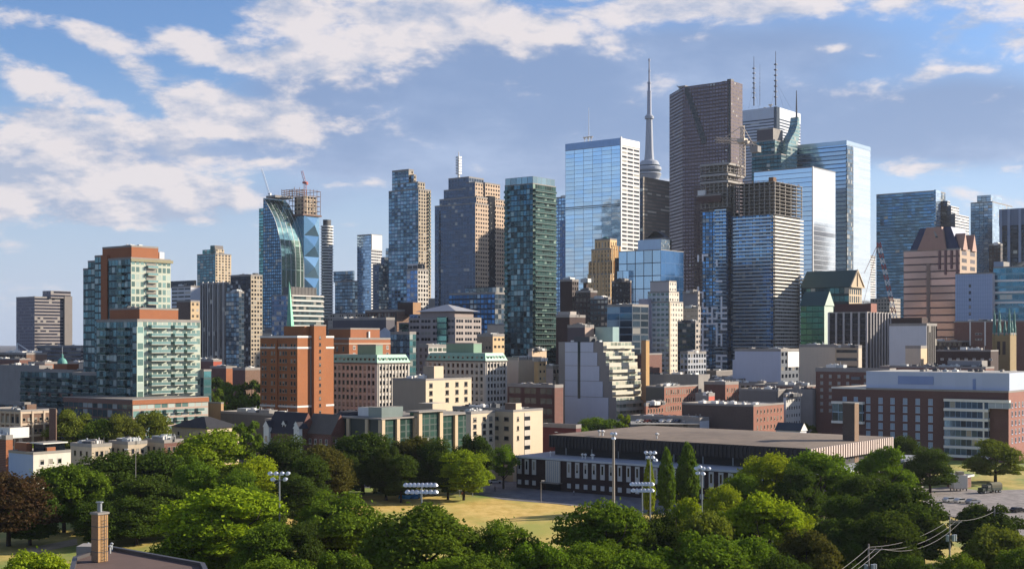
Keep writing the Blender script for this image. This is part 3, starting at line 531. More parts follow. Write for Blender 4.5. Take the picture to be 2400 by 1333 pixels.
# dark tower at the right edge
b=B('dark_striped_tower','dark tower with pale fins and blank blue grey top, cut off by right edge',1150,2470,2343,2520,'tower'); b.body((M_NIGHT,M_NIGHT),485,0,(4,3.6),par=0)
b.box('blank_top_panel',plain('slate_blue_panel','#59697f',.6),-b.wl-.5,.5,-.5,b.wr,b.z(523),b.h+.6)
for px in (2343,2362,2388,2412): b.box('fin',plain('pale_fin','#8794a8',.6),b.lx(px),b.lx(px)+2.2,-1,.3,0,b.h)
b=tower('brick_block','narrow dark brown block left of the dark striped tower at the right edge',1100,2345,2318,2350,574,(M_DKBR,M_DKBR),(3,3.5))
b=B('hospital_wing','pale blue tiled blank wall with one column of small windows, right of the pink tower',850,2326,2239,2336,'hospital'); b.body((plain('pale_blue_tile','#93a5c0',.6,0,.08),M_PLAINW),640,0,par=.5)
TS=MB(); 
for i in range(1,16): x=-b.wl*i/16; TS.box(x-.05,x+.05,-.06,.1,20,b.h-.2)
for i in range(14): z=b.h-2-i*2.6; TS.box(-b.wl+.1,-.1,-.055,.08,z,z+.1)
TS.build('tile_joints',plain('joint_grey','#6c7d98',.7),b.root); b.windows('L',[b.lx(2273)],[b.z(p) for p in (672,688,705,722,738)],1.4,2.0,FRAMED,sill=False)
b=B('hospital_glass_block','teal glass hospital block with white floor bands and curved roof at the right edge',830,2480,2328,2520,'hospital'); b.body((fm('hospital_teal','#6f9aa8','#3f6f86',.03,.97,.1,.8,gv=.4),M_TEAL),622,0,(4,4.3),par=.5)
for py in (661,688,712): b.box('floor_band',WHITE,-b.wl-.4,.3,-.8,.3,b.z(py,-b.wl),b.z(py,-b.wl)+1.3)
m=MB(); x0=b.lx(2372,4)
for i in range(8): t0=math.pi*i/16;t1=math.pi*(i+1)/16; m.face([(x0+14-14*math.cos(t0),3,b.h+4*math.sin(t0)),(x0+14-14*math.cos(t1),3,b.h+4*math.sin(t1)),(x0+14-14*math.cos(t1),20,b.h+4*math.sin(t1)),(x0+14-14*math.cos(t0),20,b.h+4*math.sin(t0))],None,0)
m.box(x0,x0+40,3,20,b.h-.5,b.h+.2); m.build('curved_roof',PALEC,b.root); b.box('plant_room',(plain('blue_grey_panel','#7d8ea3',.6),CONC),b.lx(2329,4),b.lx(2352,4),4,16,b.h,b.h+4)

# banded office with the green fin, in front of the curved tower
b=B('banded_office','banded glass office with a tall green fin on its corner, before the curved tower',1150,682,637,758,'office')
BW=fm('white_banded_glass','#a9aca6','#5d7276',0,1,.3,.95,metal=.6,gv=.45,blind=.15); b.body((fm('lilac_blue_bands','#7f8fa8','#3d5878',.04,.96,.25,.9,gv=.5,blind=.15),BW),692,0,(3,4.4),par=.8)
b.box('louvred_crown',(plain('grey_louvres','#4c5157',.6),plain('louvre_stone','#8b8780',.7)),-b.wl*.45,-1,1,b.wr*.8,b.h+.02,b.z(672))
for i in range(18): y=1.5+(b.wr*.8-2)*i/17; b.box('louvre',CONC,-.9,-.6,y-.25,y+.25,b.h+.1,b.z(672)+.2)
for i in range(12):
    z=b.h-4.4*i; b.box('floor_band',WHITE,-1,.7,.8,b.wr+.3,z-.6,z+.2)
x0=b.lx(673); m=MB(); zt=b.z(660); zb=b.z(790)
A_=[(x0,-1.2,zb),(2.2,-1.2,zb),(2.2,3,zb),(-1.4,-1.2,zt),(-.6,-1.2,zt)]
m.face([A_[0],A_[1],A_[4],A_[3]],None,0); m.face([A_[1],A_[2],A_[4]],None,0); m.face([A_[2],A_[0],A_[3],A_[4]],None,0); m.build('green_fin',plain('pale_jade_metal','#6fae94',.4,.3),b.root)
# ---------------- middle distance ----------------
def capwin(b,face,us,zs,w,h,frame=None,pane=None,sill=True,off=0,cap=100,used=None,div=1):
    """windows as parts; past the cap the rest become one part"""
    used=used if used is not None else [0]; key=('win',w,h,(frame or FRAMEW).name,(pane or PANE).name,sill,div)
    if key not in SHARED: SHARED[key]=window_mesh(w,h,frame or FRAMEW,pane or PANE,sill,div)
    rest=[]
    for z in zs:
        for u in us:
            if used[0]<cap: b.place('window',SHARED[key],face,u,z,0,off); used[0]+=1
            else: rest.append((u,z))
    if rest:
        m=MB()
        for u,z in rest:
            for (a,c,d0,d1,e0,e1,mi) in ((-w/2+.1,w/2-.1,-.03,.05,.1,h-.1,1),(-w/2,-w/2+.1,-.07,.05,0,h,0),(w/2-.1,w/2,-.07,.05,0,h,0),(-w/2+.1,w/2-.1,-.07,.05,0,.1,0),(-w/2+.1,w/2-.1,-.07,.05,h-.1,h,0)):
                if face=='L': m.box(u+a,u+c,d0+off,d1+off,z+e0,z+e1,mi=mi)
                else: m.box(-d1+off,-d0+off,u+a,u+c,z+e0,z+e1,mi=mi)
        tag(m.build('windows',[frame or FRAMEW,pane or PANE],b.root),kind='stuff')
def rng(a,b,n): return [a+(b-a)*(i+.5)/n for i in range(n)]
LIT=plain('blind_behind_pane','#8d8f8c',.4,.1,.3,1)
# --- brick topped condo pair at left
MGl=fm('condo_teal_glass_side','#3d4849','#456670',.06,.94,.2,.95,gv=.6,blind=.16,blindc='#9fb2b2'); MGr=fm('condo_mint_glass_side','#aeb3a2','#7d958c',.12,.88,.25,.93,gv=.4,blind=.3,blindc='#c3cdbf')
BT=brick('terracotta_brick','#a0603a','#925532','#84654f')
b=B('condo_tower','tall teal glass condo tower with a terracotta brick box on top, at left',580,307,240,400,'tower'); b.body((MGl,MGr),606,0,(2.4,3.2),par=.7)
b.box('brick_crown',BT,b.lx(240,1),-1,1,b.ly(371,-1),b.h+.02,b.z(577,-1,1),par=.5); b.box('brick_pier',BT,b.lx(240)-.5,b.lx(253),-.5,2,0,b.z(594)); b.box('stair_bulkhead',WHITE,-6,-3,b.ly(374,-3),b.ly(385,-3),b.h+.3,b.z(585))
b.box('west_wing',(MGl,MGr),b.lx(222,3),b.lx(240,3),3,20,0,b.z(598,-10,3),(2.4,3.2),par=.6); b.box('brick_crown',BT,b.lx(223,3.5),b.lx(240,3.5),3.5,18,b.z(598,-10,3)+.02,b.z(594,-10,3))
b.box('west_wing',(MGl,MGr),b.lx(206,6),b.lx(222,6),6,20,0,b.z(609,-14,6),(2.4,3.2),par=.6); b.box('west_wing',(MGl,MGr),b.lx(195,8),b.lx(206,8),8,22,0,b.z(627,-18,8),(2.4,3.2),par=.6)
b.box('cornice',plain('olive_cornice','#8b8468',.8),-.2,.8,-.4,b.wr+.8,b.h-1.2,b.h+.1); b.box('recess',PANE,-1,.1,b.ly(343),b.ly(366),0,b.h-1.5)
bw=b.ly(366)-b.ly(343); bm=balcony_mesh(round(bw,1),1.5,plain('cream_slab','#bcae95',.8),RAIL); um=(b.ly(343)+b.ly(366))/2
for i in range(18): b.place('balcony',bm,'R',um,b.h-4-i*3.2)
bm=balcony_mesh(3.4,1.3,plain('grey_slab','#8e9490',.8),RAILD)
for i in range(20): b.place('balcony',bm,'L',b.lx(285),b.h-4-i*3.2)
b.units(2,-b.wl,0,0,12,b.z(577,-1,1),1.5,3)
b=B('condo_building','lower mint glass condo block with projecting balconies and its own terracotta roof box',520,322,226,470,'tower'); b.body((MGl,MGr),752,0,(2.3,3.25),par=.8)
b.box('brick_crown',BT,b.lx(257,2),b.lx(327,2),2,b.ly(419,-1),b.h+.02,b.z(723,0,2),par=.4); b.units(3,b.lx(262,2),-2,3,9,b.z(723,0,2),1.2,2.5)
for (pa,pc) in ((349,393),(403,424),(432,456)):
    w=round(b.ly(pc)-b.ly(pa),1); bm=balcony_mesh(w,1.9,plain('pale_slab','#b8bbaf',.8),RAIL,.25); u=(b.ly(pa)+b.ly(pc))/2
    for i in range(14): b.place('balcony',bm,'R',u,b.z(769)-i*3.25)
b.box('glass_bay',(MGl,fm('mint_bay','#a9b8aa','#86a79d',.1,.9,.2,.95,gv=.3,blind=.3,blindc='#cfd8cb')),-2,.9,-.9,b.ly(334),0,b.z(765),(2.3,3.25))
bm=balcony_mesh(5,1.6,plain('grey_slab','#8e9490',.8),RAILD)
for i in range(12):
    for px in (246,292): b.place('balcony',bm,'L',b.lx(px),b.z(775)-i*3.25)
b.box('east_wing',(M_BLUE_D,M_TEAL),b.lx(455,b.wr),2,b.wr,b.ly(488),0,b.z(868,0,b.wr),(3,3.2),par=.5)
# its podium and long stepped wing
PB=brick('podium_brick','#6d473a','#5f3e33')
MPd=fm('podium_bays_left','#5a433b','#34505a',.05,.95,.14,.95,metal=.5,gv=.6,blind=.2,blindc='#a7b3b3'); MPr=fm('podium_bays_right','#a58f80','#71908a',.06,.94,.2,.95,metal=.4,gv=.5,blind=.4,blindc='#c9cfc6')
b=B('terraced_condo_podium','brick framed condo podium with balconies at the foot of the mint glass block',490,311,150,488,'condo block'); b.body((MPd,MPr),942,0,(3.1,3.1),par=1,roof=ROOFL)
for i in range(4):
    for u in rng(3,b.wr-2,6): b.place('balcony',balcony_mesh(3.0,1.5,plain('pale_slab','#b8bbaf',.8),RAIL),'R',u,b.h-4.6-i*3.1)
b.box('brick_band',(PB,BT),-b.wl-.2,.35,-.35,b.wr+.1,b.h-1.0,b.h+.7)
for px0,px1,py,D,c_ in ((170,300,880,540,'terrace glass wing of the condo, nearest the mint block'),(48,172,872,575,'long dark glass terrace wing left of the condo podium'),(-60,50,948,560,'brick and glass terrace wing cut by the left edge of the photo')):
    q=B('terraced_wing',c_,D,px1,px0,px1+22,'condo block'); q.body((MGl,MGl) if D!=560 else (MPd,MPd),py,0,(3,3.2),par=1,roof=ROOFL)
    bm=balcony_mesh(4.4,1.5,plain('grey_slab','#8e9490',.8),RAILD)
    for i in range(4):
        for u in rng(-q.wl,0,max(2,int(q.wl/7))): q.place('balcony',bm,'L',u,q.h-4.4-i*3.2)
    q.box('brick_band',PB,-q.wl-.2,.2,-.3,.2,q.h-11,q.h-9.4)
    if D==575: q.box('roof_pavilion',BT,-q.wl*.55,-q.wl*.3,5,11,q.h,q.h+3.4); q.units(4,-q.wl,-2,4,12,q.h,1.5,2.5)
b=B('brick_office','tan topped brown building behind the condo pair',700,447,414,468,'building'); b.body((brick('brown_grey_brick','#6d5547','#604a3e'),fm('tan_grid','#bba27c','#6d6253',.25,.75,.3,.75,metal=.2)),706,0,(3,3.2),par=.6)
# far low things at left
b=tower('parking_structure','low dark parking structure with pale deck edges below the grey purple slab',1300,190,86,232,812,(fm('deck_bands','#5a5d68','#1a1e27',0,1,.0,.6,metal=.2,gv=.3),M_SLATE_R),(8,3.6))
b=tower('brick_warehouse','brown brick building with pale roof edge at the far left horizon',1000,62,-30,110,830,(M_DKBR,BRICKB),(3,4),roof=ROOFL); b.units(5,-b.wl,0,0,20,b.h,3,6,WHITE)
b=tower('brick_house','orange lit brick block beside the copper dome at far left',800,105,66,134,852,(BRICKR,BT),(3,4))
t=thing('domed_church','small church drum with a green copper dome and thin spire at far left','church',(*W2(146,850),0)); R0=11*850/F; zq=lambda py:HC+(HY-py)*850/F
m=MB(); m.lathe([(R0*.95,0),(R0*.95,zq(857)),(R0*1.1,zq(856)),(R0*1.1,zq(854))],16); m.build('drum',plain('pale_stone','#a59a8f',.8),t)
m=MB(); m.lathe([(R0*1.05,zq(854))]+[(R0*1.05*math.cos(a),zq(854)+(zq(838)-zq(854))*math.sin(a)) for a in [math.pi/2*i/8 for i in range(1,8)]]+[(R0*.2,zq(837)),(R0*.2,zq(831)),(.1,zq(828))],20); m.build('dome',plain('verdigris','#5c9488',.7),t)
m=MB(); m.bar((0,0,zq(829)),(0,0,zq(812)),.25); m.build('spire',STEEL,t)
t=thing('boom_crane','white slanted boom of a mobile crane low on the far left horizon','crane',(*W2(40,1150),0)); m=MB(); k=1150/F
m.bar((0,0,0),(0,0,HC+(HY-805)*k),.8); m.build('mast',WHST,t); m=MB(); m.bar((0,0,HC+(HY-804)*k),(34*k,4,HC+(HY-829)*k),.6,0,6); m.build('boom',WHST,t)
# low red houses behind the trees at left centre
b=tower('brick_house','red brick row with bright red right end, behind the dark trees at left centre',900,500,470,520,846,(BRICKR,plain('red_wall','#a34a34',.8)),(3,4),roof=ROOFL,units=1)
b=tower('brick_house','orange brick house with flat pale roof, right of the bright red wall',850,530,492,555,862,(BRICKR,BT),(3,4),roof=ROOFL,units=1)
b=tower('brick_house','tan rendered house between the red row and the big brick tower',830,575,545,612,866,(BRICKR,BRICKB),(3,4),roof=ROOFL,units=2)
b=tower('warehouse','low grey warehouse with cluttered roof left of the big brick tower',520,640,517,700,972,(plain('weathered_grey_wall','#6b645e',.9,0,.25),BRICKB),(4,4),par=.6,units=5)
b=tower('blank_tan_building','small blank tan wall right of the condo podium',540,518,486,524,944,(plain('tan_wall','#ad8a63',.85),plain('tan_wall','#ad8a63',.85)),(4,4),par=.3,units=0)
# --- tall orange brick block
b=B('brick_apartment_tower','tall orange brick apartment block with a projecting stair tower and white bands',560,697,610,782,'apartment building'); b.body((BRICKO,BRICKO),790,0,None,par=.7)
st0,st1=b.ly(730),b.ly(758); b.box('stair_tower',BRICKO,-1,1.6,st0,st1,0,b.z(762,0,st0),par=.3); b.box('penthouse',(BRICKO,BRICKO),-14,-1,st0-3,st1-1,b.h,b.z(764,-2,st0))
for z in (b.z(817),b.h-.2,b.z(955)): b.box('stone_band',WHITE,-b.wl-.15,.15,-.15,b.wr+.15,z,z+.8)
b.box('recess',PANE,-.3,.05,b.ly(727),st0,4,b.h-1); b.box('brick_pier',BRICKO,b.lx(648),b.lx(652),-.8,.2,0,b.h-1)
b.box('dark_doorway_canopy',plain('blue_canopy','#3b5674',.6),b.lx(655),b.lx(690),-2,.1,6,9)
us=[-b.wl*f for f in (.93,.85,.68,.6,.45,.37,.3,.15,.07)]; used=[0]
capwin(b,'L',us,[b.h-4.5-3.2*i for i in range(9)],1.1,1.7,FRAMEB,PANE,True,-.0,84,used)
wm=window_mesh(1.0,1.3,FRAMED,PANE,True)
for i in range(14): b.place('window',wm,'R',(st0+st1)/2,b.z(778,0,st0)-3-2.9*i,0,1.6)
b.units(5,-b.wl,-4,2,10,b.h,1,2.2)
b=B('brick_building','terracotta brick block with a plain upper box, behind the green mansard hotel',640,818,781,915,'building'); b.body((BRICKO,BT),794,0,None,par=.6); b.box('upper_block',(BRICKO,BT),-16,-1,2,b.ly(890,-1),b.h,b.z(770,-1,2),par=.4)
b.box('white_duct',WHITE,-1,-.3,b.ly(862,-1),b.ly(865,-1),b.h,b.z(776)); b.windows('L',[-b.wl*.35,-b.wl*.75],[b.h-6-4*i for i in range(4)],1.2,2.4,FRAMEB); b.windows('R',[b.ly(830),b.ly(880),b.ly(908)],[b.h-5-3.6*i for i in range(3)],1.6,1.8,FRAMEW)
b.box('stone_band',plain('pale_stone_band','#b9a58f'),-b.wl-.1,.12,-.12,b.wr+.1,b.h-2.6,b.h-2)
# --- two mansard blocks
GRM=plain('sea_green_mansard','#7fa692',.6,.1,.15); GRP=plain('sage_plant_room','#6f9077',.7)
def mansard(label,D,xc,xl,xr,yt,ym,nl,nr,ph):
    b=B('mansard_apartment_block',label,D,xc,xl,xr,'apartment building'); h=b.z(ym); zt=b.z(yt)
    S1=plain('ashlar_grey','#bbb4a8',.85,0,.15); b.box('wall',(S1,S1),-b.wl,0,0,b.wr,0,h,None)
    m=MB(); m.hip(-b.wl-.3,.3,-.3,b.wr+.3,h,zt,1.6,1.6,0,1); m.build('mansard_roof',[GRM,ROOFL],b.root)
    b.box('cornice',plain('dark_cornice','#5b534c',.8),-b.wl-.5,.5,-.5,b.wr+.5,h-.6,h)
    b.box('plant_room',GRP,b.lx(ph[0],4),b.lx(ph[1],4),4,b.ly(ph[2],b.lx(ph[1],4)),zt,b.z(ph[3],-5,4),par=.2)
    nf=11; us=rng(-b.wl+1,-1,nl); ur=rng(1,b.wr-1,nr); zs=[h-3.4-3.3*i for i in range(nf)]
    for u in [x-(b.wl-2)/nl/2 for x in us]+[-1]: b.box('pilaster',S1,u-.3,u+.3,-.3,.1,0,h-.7)
    for u in [x-(b.wr-2)/nr/2 for x in ur]+[b.wr-1]: b.box('pilaster',S1,-.1,.3,u-.3,u+.3,0,h-.7)
    used=[0]; 
    for i,z in enumerate(zs):
        capwin(b,'L',us,[z],1.5,2,FRAMEB,PANE,True,0,100,used); capwin(b,'R',ur,[z],1.5,2,FRAMEB,PANE,True,0,100,used)
    dm=MB(); dm.box(-.8,.8,-.2,1.3,0,1.9,mi=0); dm.box(-.55,.55,-.25,-.19,.25,1.6,mi=1); dm=dm.mesh('dormer',[GRM,PANE])
    for u in us: b.place('dormer',dm,'L',u,h+.4,0,.4)
    for u in ur: link('dormer',dm,b.root,(-.4,u,h+.4),math.radians(90))
    return b
b=mansard('stone apartment block with green mansard roof, directly right of the orange brick tower',590,884,768,960,831,850,11,9,(838,881,897,808))
b=mansard('stone apartment block with green mansard roof, beside the dark green glass tower',650,1138,1000,1188,827,845,12,6,(1046,1110,1129,804))
# grey office with pyramid roof, curved dark glass bay
b=B('office_building','grey stone office block with shallow pyramid roof and curved green glass bay in its middle',800,1067,958,1128,'office'); OF=fm('grey_stone_strip_windows','#9b918c','#222a35',.08,.92,.3,.75,metal=.4,sub=3,subw=.08,blind=.06); b.body((OF,OF),745,0,(9,3.7),par=.5)
b.box('upper_floor',(plain('pink_grey_stone','#94857f',.8),plain('pink_grey_stone','#94857f',.8)),b.lx(985,3),b.lx(1083,3)*0-3,3,b.wr-4,b.h,b.z(729,-3,3)); m=MB(); m.hip(b.lx(975,2),-.5,1,b.wr,b.z(729,-3,3),b.z(714,-20,15),b.wl*.42,b.wr*.45); m.build('pyramid_roof',plain('pale_metal_roof','#a3a3a5',.6,.2),b.root)
b.box('curved_glass_bay',(fm('green_office_glass','#3f5f5d','#6c9c90',0,1,.15,.9,gv=.4,blind=.02),M_TEAL_D),b.lx(1028),b.lx(1050),-1.5,.2,0,b.z(742),(6,3.7)); b.box('glass_wing',(M_TEAL_D,M_TEAL_D),b.lx(935,5),b.lx(957,5),5,15,0,b.z(757,-40,5),(3,3.6),par=.4)
b=tower('office_building','dark blue gridded office slab with brown roof line behind the grey pyramid roofed office',1000,1160,1052,1190,688,(fm('dark_blue_grid_lit','#1c2b3c','#33689c',.12,.88,.2,.88,metal=.6,gv=.6,blind=.12,blindc='#a7c0cc'),M_BLUE_D),(3.6,3.8)); b.box('penthouse',(M_BLUE_D,M_BLUE_D),b.lx(1090,4),-2,4,20,b.h,b.z(672,-4,4),(4,4))
b=tower('brick_building','brown brick building with tall narrow bays and dark red roof box, centre left',900,930,856,960,729,(fm('brown_tall_bays','#4d362d','#1d1b1e',.25,.75,.1,.85,metal=.2,blind=.2,blindc='#8d8478'),BRICKB),(3,8),units=0); b.box('roof_box',(BRICKD,BRICKY),b.lx(932,8),b.lx(968,8),8,16,b.h-2,b.z(709,0,8))
b=tower('slate_building','low slate grey block with vents in front of the brown bayed building',800,905,780,925,748,(plain('slate_wall','#4c4a52',.8),GREYX if False else plain('slate_wall','#4c4a52',.8)),(4,4))
b=tower('round_roofed_building','pale building with fan shaped metal roof behind the terracotta block',760,905,862,942,800,(M_GREYW,plain('pale_cream_wall','#c0ae95',.8)),(3,4),units=0); m=MB(); xx=-b.wl/2; yy=b.wr/2; m.lathe([(b.wl*.65,b.h),(b.wl*.5,b.h+3),(.2,b.h+8)],12,xx,yy); m.build('fan_roof',plain('pale_metal_roof','#a3a3a5',.6,.2),b.root)
b=tower('glass_block','small teal gridded glass block left of the grey pyramid roofed office',700,960,915,975,782,(M_BLUE_D,M_TEAL),(2.5,3.4),units=0)
b=tower('white_framed_building','pink grey block with white framed rooftop floor between the two mansard blocks',720,1004,946,1047,812,(fm('pinkish_small_windows','#8c7c77','#2a2c33',.3,.7,.25,.75,metal=.2),fm('white_frame_floor','#c7c2b8','#5d6b62',.08,.92,.25,.8,metal=.2)),(3.4,3.6)); 
b=tower('tan_building','plain tan block with lit yellowish right end, behind the right mansard block',720,1155,1118,1182,787,(brick('tan_grey_brick','#95826d','#877560'),fm('lit_tan_windows','#c2a479','#4c4a44',.3,.95,.35,.7,metal=.2)),(4,4),units=1)
b.windows('L',[-2-2.2*i for i in range(3)],[b.h-7,b.h-11],1.0,1.4,FRAMED)
# dark green glass tower in the centre
b=B('condo_tower','dark green glass condo tower with wraparound balconies in the middle of the skyline',775,1249,1183,1303,'tower')
MTG=fm('condo_deep_teal','#2d393e','#3b5660',.06,.94,.12,.95,gv=.75,blind=.1,blindc='#8fa9ad',tilt=.07); b.body((MTG,fm('condo_green_right','#26332f','#33504a',.06,.94,.12,.95,gv=.7,blind=.1,blindc='#9ab39f')),430,0,(2.4,3.1),par=.3,roof=ROOFD)
b.box('glass_crown',(fm('crown_glass','#5f6f76','#7d949e',.04,.96,.05,.95,gv=.2,blind=0),fm('crown_glass','#5f6f76','#7d949e')),-b.wl*.98,.05,-.05,b.wr*.95,b.h,b.z(413),(4,6),roof=ROOFD)
GS=plain('green_grey_slab','#4d645c',.6); bm=balcony_mesh(round(b.wr-2,1),1.4,GS,RAILD,.25); bm2=balcony_mesh(2.6,1.2,GS,RAILD,.25); bm3=balcony_mesh(2.6,1.2,plain('pale_green_slab','#8fa89a',.7),RAIL,.25)
for i in range(38):
    b.place('balcony',bm,'R',b.wr/2,b.h-4.5-3.1*i); 
    if i<32: b.place('balcony',bm2,'L',-b.wl+1.5,b.h-4.5-3.1*i,0,0)
    link('balcony',bm3,b.root,(-b.wl+.02,3,b.h-14-3.1*i),math.radians(-90))
# dark lumps between it and the deco tower
for lab,D,xc,xl,xr,py,ma in (('dark brick stack like block right of the green glass condo tower',900,1341,1313,1356,658,(BRICKD,M_DKBR)),('narrow dark chimney like block left of the golden tower',880,1374,1367,1379,662,(BRICKD,BRICKD)),
    ('dark block with lit window dots right of the golden tower foot',900,1477,1433,1480,661,(fm('dark_lit_dots','#26252b','#1a1d24',.3,.7,.3,.7,metal=.2,blind=.25,blindc='#8f9498'),BRICKD)),
    ('long dark brown office below the golden tower',860,1425,1383,1432,700,(fm('brown_grey_strip','#45413f','#33404a',.15,.85,.25,.75,gv=.4,blind=.15),M_DKBR)),
    ('black block with water tank on its roof left of the golden tower foot',870,1384,1349,1400,684,(M_DKBR,BRICKD)),
    ('black building with pale rooftop terrace right of the green condo tower',740,1335,1303,1372,742,(BRICKD,BRICKD))):
    q=tower('dark_building',lab,D,xc,xl,xr,py,ma,(3,3.6))
q.box('terrace_pavilion',plain('pale_terrace','#a39a90',.7),-q.wl,-1,2,8,q.h+.1,q.h+3)
b=tower('plum_building','dull purple box with lit right end above the white stepped block',690,1371,1330,1392,766,(plain('shaded_plum_wall','#4c4349',.8),plain('sunlit_plum_wall','#a18a7b',.8)),(4,4)); b.box('glass_lean_to',(plain('pale_green_glass','#8fa8a5',.3,.3),plain('pale_green_glass','#8fa8a5',.3,.3)),1,12,8,14,0,b.h)  # dark left and light right wall: shade and sun put into the colours
b=tower('glass_office','dark blue gridded glass office block left of the tan chimney slab',760,1482,1423,1520,717,(fm('navy_office','#8fa0ad','#2f5878',.02,.98,.06,.96,metal=.7,gv=.6,blind=.1,blindc='#7d98a8'),M_BLUE_D),(7,4)); 
# golden deco tower
b=B('art_deco_tower','golden stone art deco tower with stepped shoulders and small green roof',1040,1431,1377,1460,'tower'); GO=fm('golden_stone','#d6b07c','#5a4836',.32,.68,.2,.75,metal=.2,blind=.05,gv=.3); g9=(2.8,3.6)
b.body((GO,GO),642,0,g9,par=.6); b.box('shoulder',(GO,GO),b.lx(1381),-.5,.5,b.wr*.9,b.h,b.z(612),g9,par=.6); b.box('shoulder',(GO,GO),b.lx(1386,2),-2,2,b.wr*.8,b.z(612)+.02,b.z(583),g9,par=.6)
b.box('crown',(GO,GO),b.lx(1394,3),-2.5,3,b.wr*.72,b.z(583)+.02,b.z(560),(2.8,7),par=.9); m=MB(); m.hip(b.lx(1404,5),-6,5,b.wr*.6,b.z(560)-.2,b.z(552),3,3); m.build('green_roof',COPPER,b.root)
for f in (.08,.25,.42,.59,.76,.93): x=-b.wl+(b.wl-1)*f; b.box('pier',plain('golden_pier','#dcb985',.8),x-.4,x+.4,-.45,.2,0,b.z(590) if .15<f<.9 else b.z(612))
for f in (.1,.35,.6,.85): y=b.wr*.8*f+1; b.box('pier',plain('golden_pier','#dcb985',.8),-.3,.6,y-.4,y+.4,0,b.z(575))
# blue stepped glass office
b=B('glass_office','blue glass office with large dark window grid, right of the golden art deco tower',950,1549,1450,1602,'tower'); BG=fm('large_blue_panes','#1f2d40','#9fb6c8',.04,.96,.03,.97,metal=.85,gv=.2,blind=0,tilt=.02)
b.body((BG,fm('plain_blue_side','#31547a','#3f6d9c',.01,.99,.01,.99,gv=.06,blind=0)),585,0,(7,9),par=.3); b.box('roof_box',(plain('pale_blue_box','#a6bdd0',.4,.3),M_BLUE_D),b.lx(1495,2),-1,2,14,b.h,b.z(560,-1,2)); b.box('left_step',(BG,BG),b.lx(1446,-3),b.lx(1474,-3),-3,0,0,b.z(634,-25,-3),(6,8)); b.box('brown_step',(M_DKBR,M_DKBR),b.lx(1449,4)-3,b.lx(1460,4),4,14,0,b.z(603,-30,4))
q=tower('slate_roofed_block','dark block with slanted roof below the black louvred tower',1100,1560,1510,1574,560,(M_NIGHT,M_NIGHT),(4,4),units=0); m=MB(); m.hip(-q.wl,0,0,q.wr,q.h+.1,q.z(541),9,9); m.build('slanted_roof',plain('slate_roof','#232a33',.6),q.root)
# pale residential tower
b=B('apartment_tower','pale tower with mint glass bays on its left side and lit cream stepped right side',820,1569,1497,1601,'tower'); PR=fm('cream_bay_grid','#d4c8b3','#74777a',.2,.75,.3,.75,gv=.4,metal=.3,blind=.2)
ML=fm('pale_mint_bays','#b9bfc0','#a5bdbd',.14,.86,.3,.82,gv=.35,blind=.12); b.body((ML,PR),708,0,(3,3.1),par=.6); b.box('upper_tier',(ML,PR),b.lx(1518,.5),-.5,.5,b.ly(1593,0),b.h,b.z(684),(3,3.1),par=.5); b.box('crown',(plain('lilac_concrete','#b3adab',.8),PR),b.lx(1524,1),-.8,1,b.ly(1588,0),b.z(684),b.z(659),(3,3.1),par=.5)
b.box('blank_slab',plain('lilac_wall','#a39faa',.8),b.lx(1497,-4),b.lx(1519,-4),-4,0,0,b.z(702,-40,-4)); b.box('lit_edge',plain('cream_slab','#bcae95',.8),-.3,.6,-.6,.8,0,b.h)
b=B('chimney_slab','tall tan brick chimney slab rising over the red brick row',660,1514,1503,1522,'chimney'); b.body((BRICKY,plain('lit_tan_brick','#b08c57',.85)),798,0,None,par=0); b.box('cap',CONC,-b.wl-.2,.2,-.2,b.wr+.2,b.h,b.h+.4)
for lab,D,xc,xl,xr,py,ma,c_ in (('grey tower part seen between the pale tower and the maze patterned tower',900,1636,1600,1640,686,(plain('grey_tower_wall','#7b7c80',.8),M_GREYW),(3,3.4)),
    ('beige block below it, left of the maze patterned tower',860,1636,1600,1642,722,(fm('beige_blank_strip','#a39684','#8d8374',.1,.9,.3,.6,metal=0,gv=.1),M_GREYW),(3,3.4)),
    ('dark sloped shouldered building right of the pale mint tower',800,1630,1588,1638,756,(fm('slate_blue_windows','#3d4a50','#2c3f47',.1,.9,.3,.8,gv=.4),M_GREYW),(3,3.4)),
    ('small white gridded apartment block at the foot of the maze patterned tower',760,1612,1594,1655,828,(fm('white_apart_grid','#9b9fa6','#3d4a57',.15,.85,.25,.85,gv=.5,blind=.1),fm('white_apart_grid2','#9b9fa6','#3d4a57',.15,.85,.25,.85,gv=.5,blind=.1)),(3,3.2))):
    q=tower('apartment_block',lab,D,xc,xl,xr,py,ma,c_,units=1)
# --- concrete tower under construction
b=B('unfinished_tower','twin winged tower under construction with bare concrete top floors and white balcony bands',1000,1814,1719,1879,'tower')
CW=fm('construction_blue_glass','#1d2c3c','#4d7ca8',.08,.92,.1,.95,gv=.7,blind=.08,tilt=.05,sub=2,subw=.1); CWr=fm('construction_right_glass','#9a948a','#4a4a4a',.25,.75,.3,.9,gv=.6,blind=.35)
zt=b.z(426); ph=2.72; wl,wr=b.wl,b.wr; zg=zt-9*ph
b.box('glazed_wall',(CW,CWr),-wl+1,-1,1,wr-1,0,zg,(3,ph)); b.box('concrete_core',M_CONC,-wl+8,-8,8,wr-6,zg,zt-1)
sm=MB(); sm.box(-wl-.6,.6,-.6,wr+.6,0,.35); sm=sm.mesh('floor_slab',M_CONC)
bmx=MB(); bmx.box(-wl,-2,-.9,1,0,.28,mi=0); bmx.box(-wl,-2,-.9,-.8,.28,1.2,mi=1); bmx.box(-1,1.3,-.5,wr+.6,0,.3,mi=0); bmx.box(1.15,1.3,-.5,wr+.6,.3,1.2,mi=0); 
bmx=bmx.mesh('balcony_band',[plain('balcony_white','#d6d0c4',.7),plain('balcony_blue_rail','#a4b6c4',.2,.6,.2)])
cm=MB()
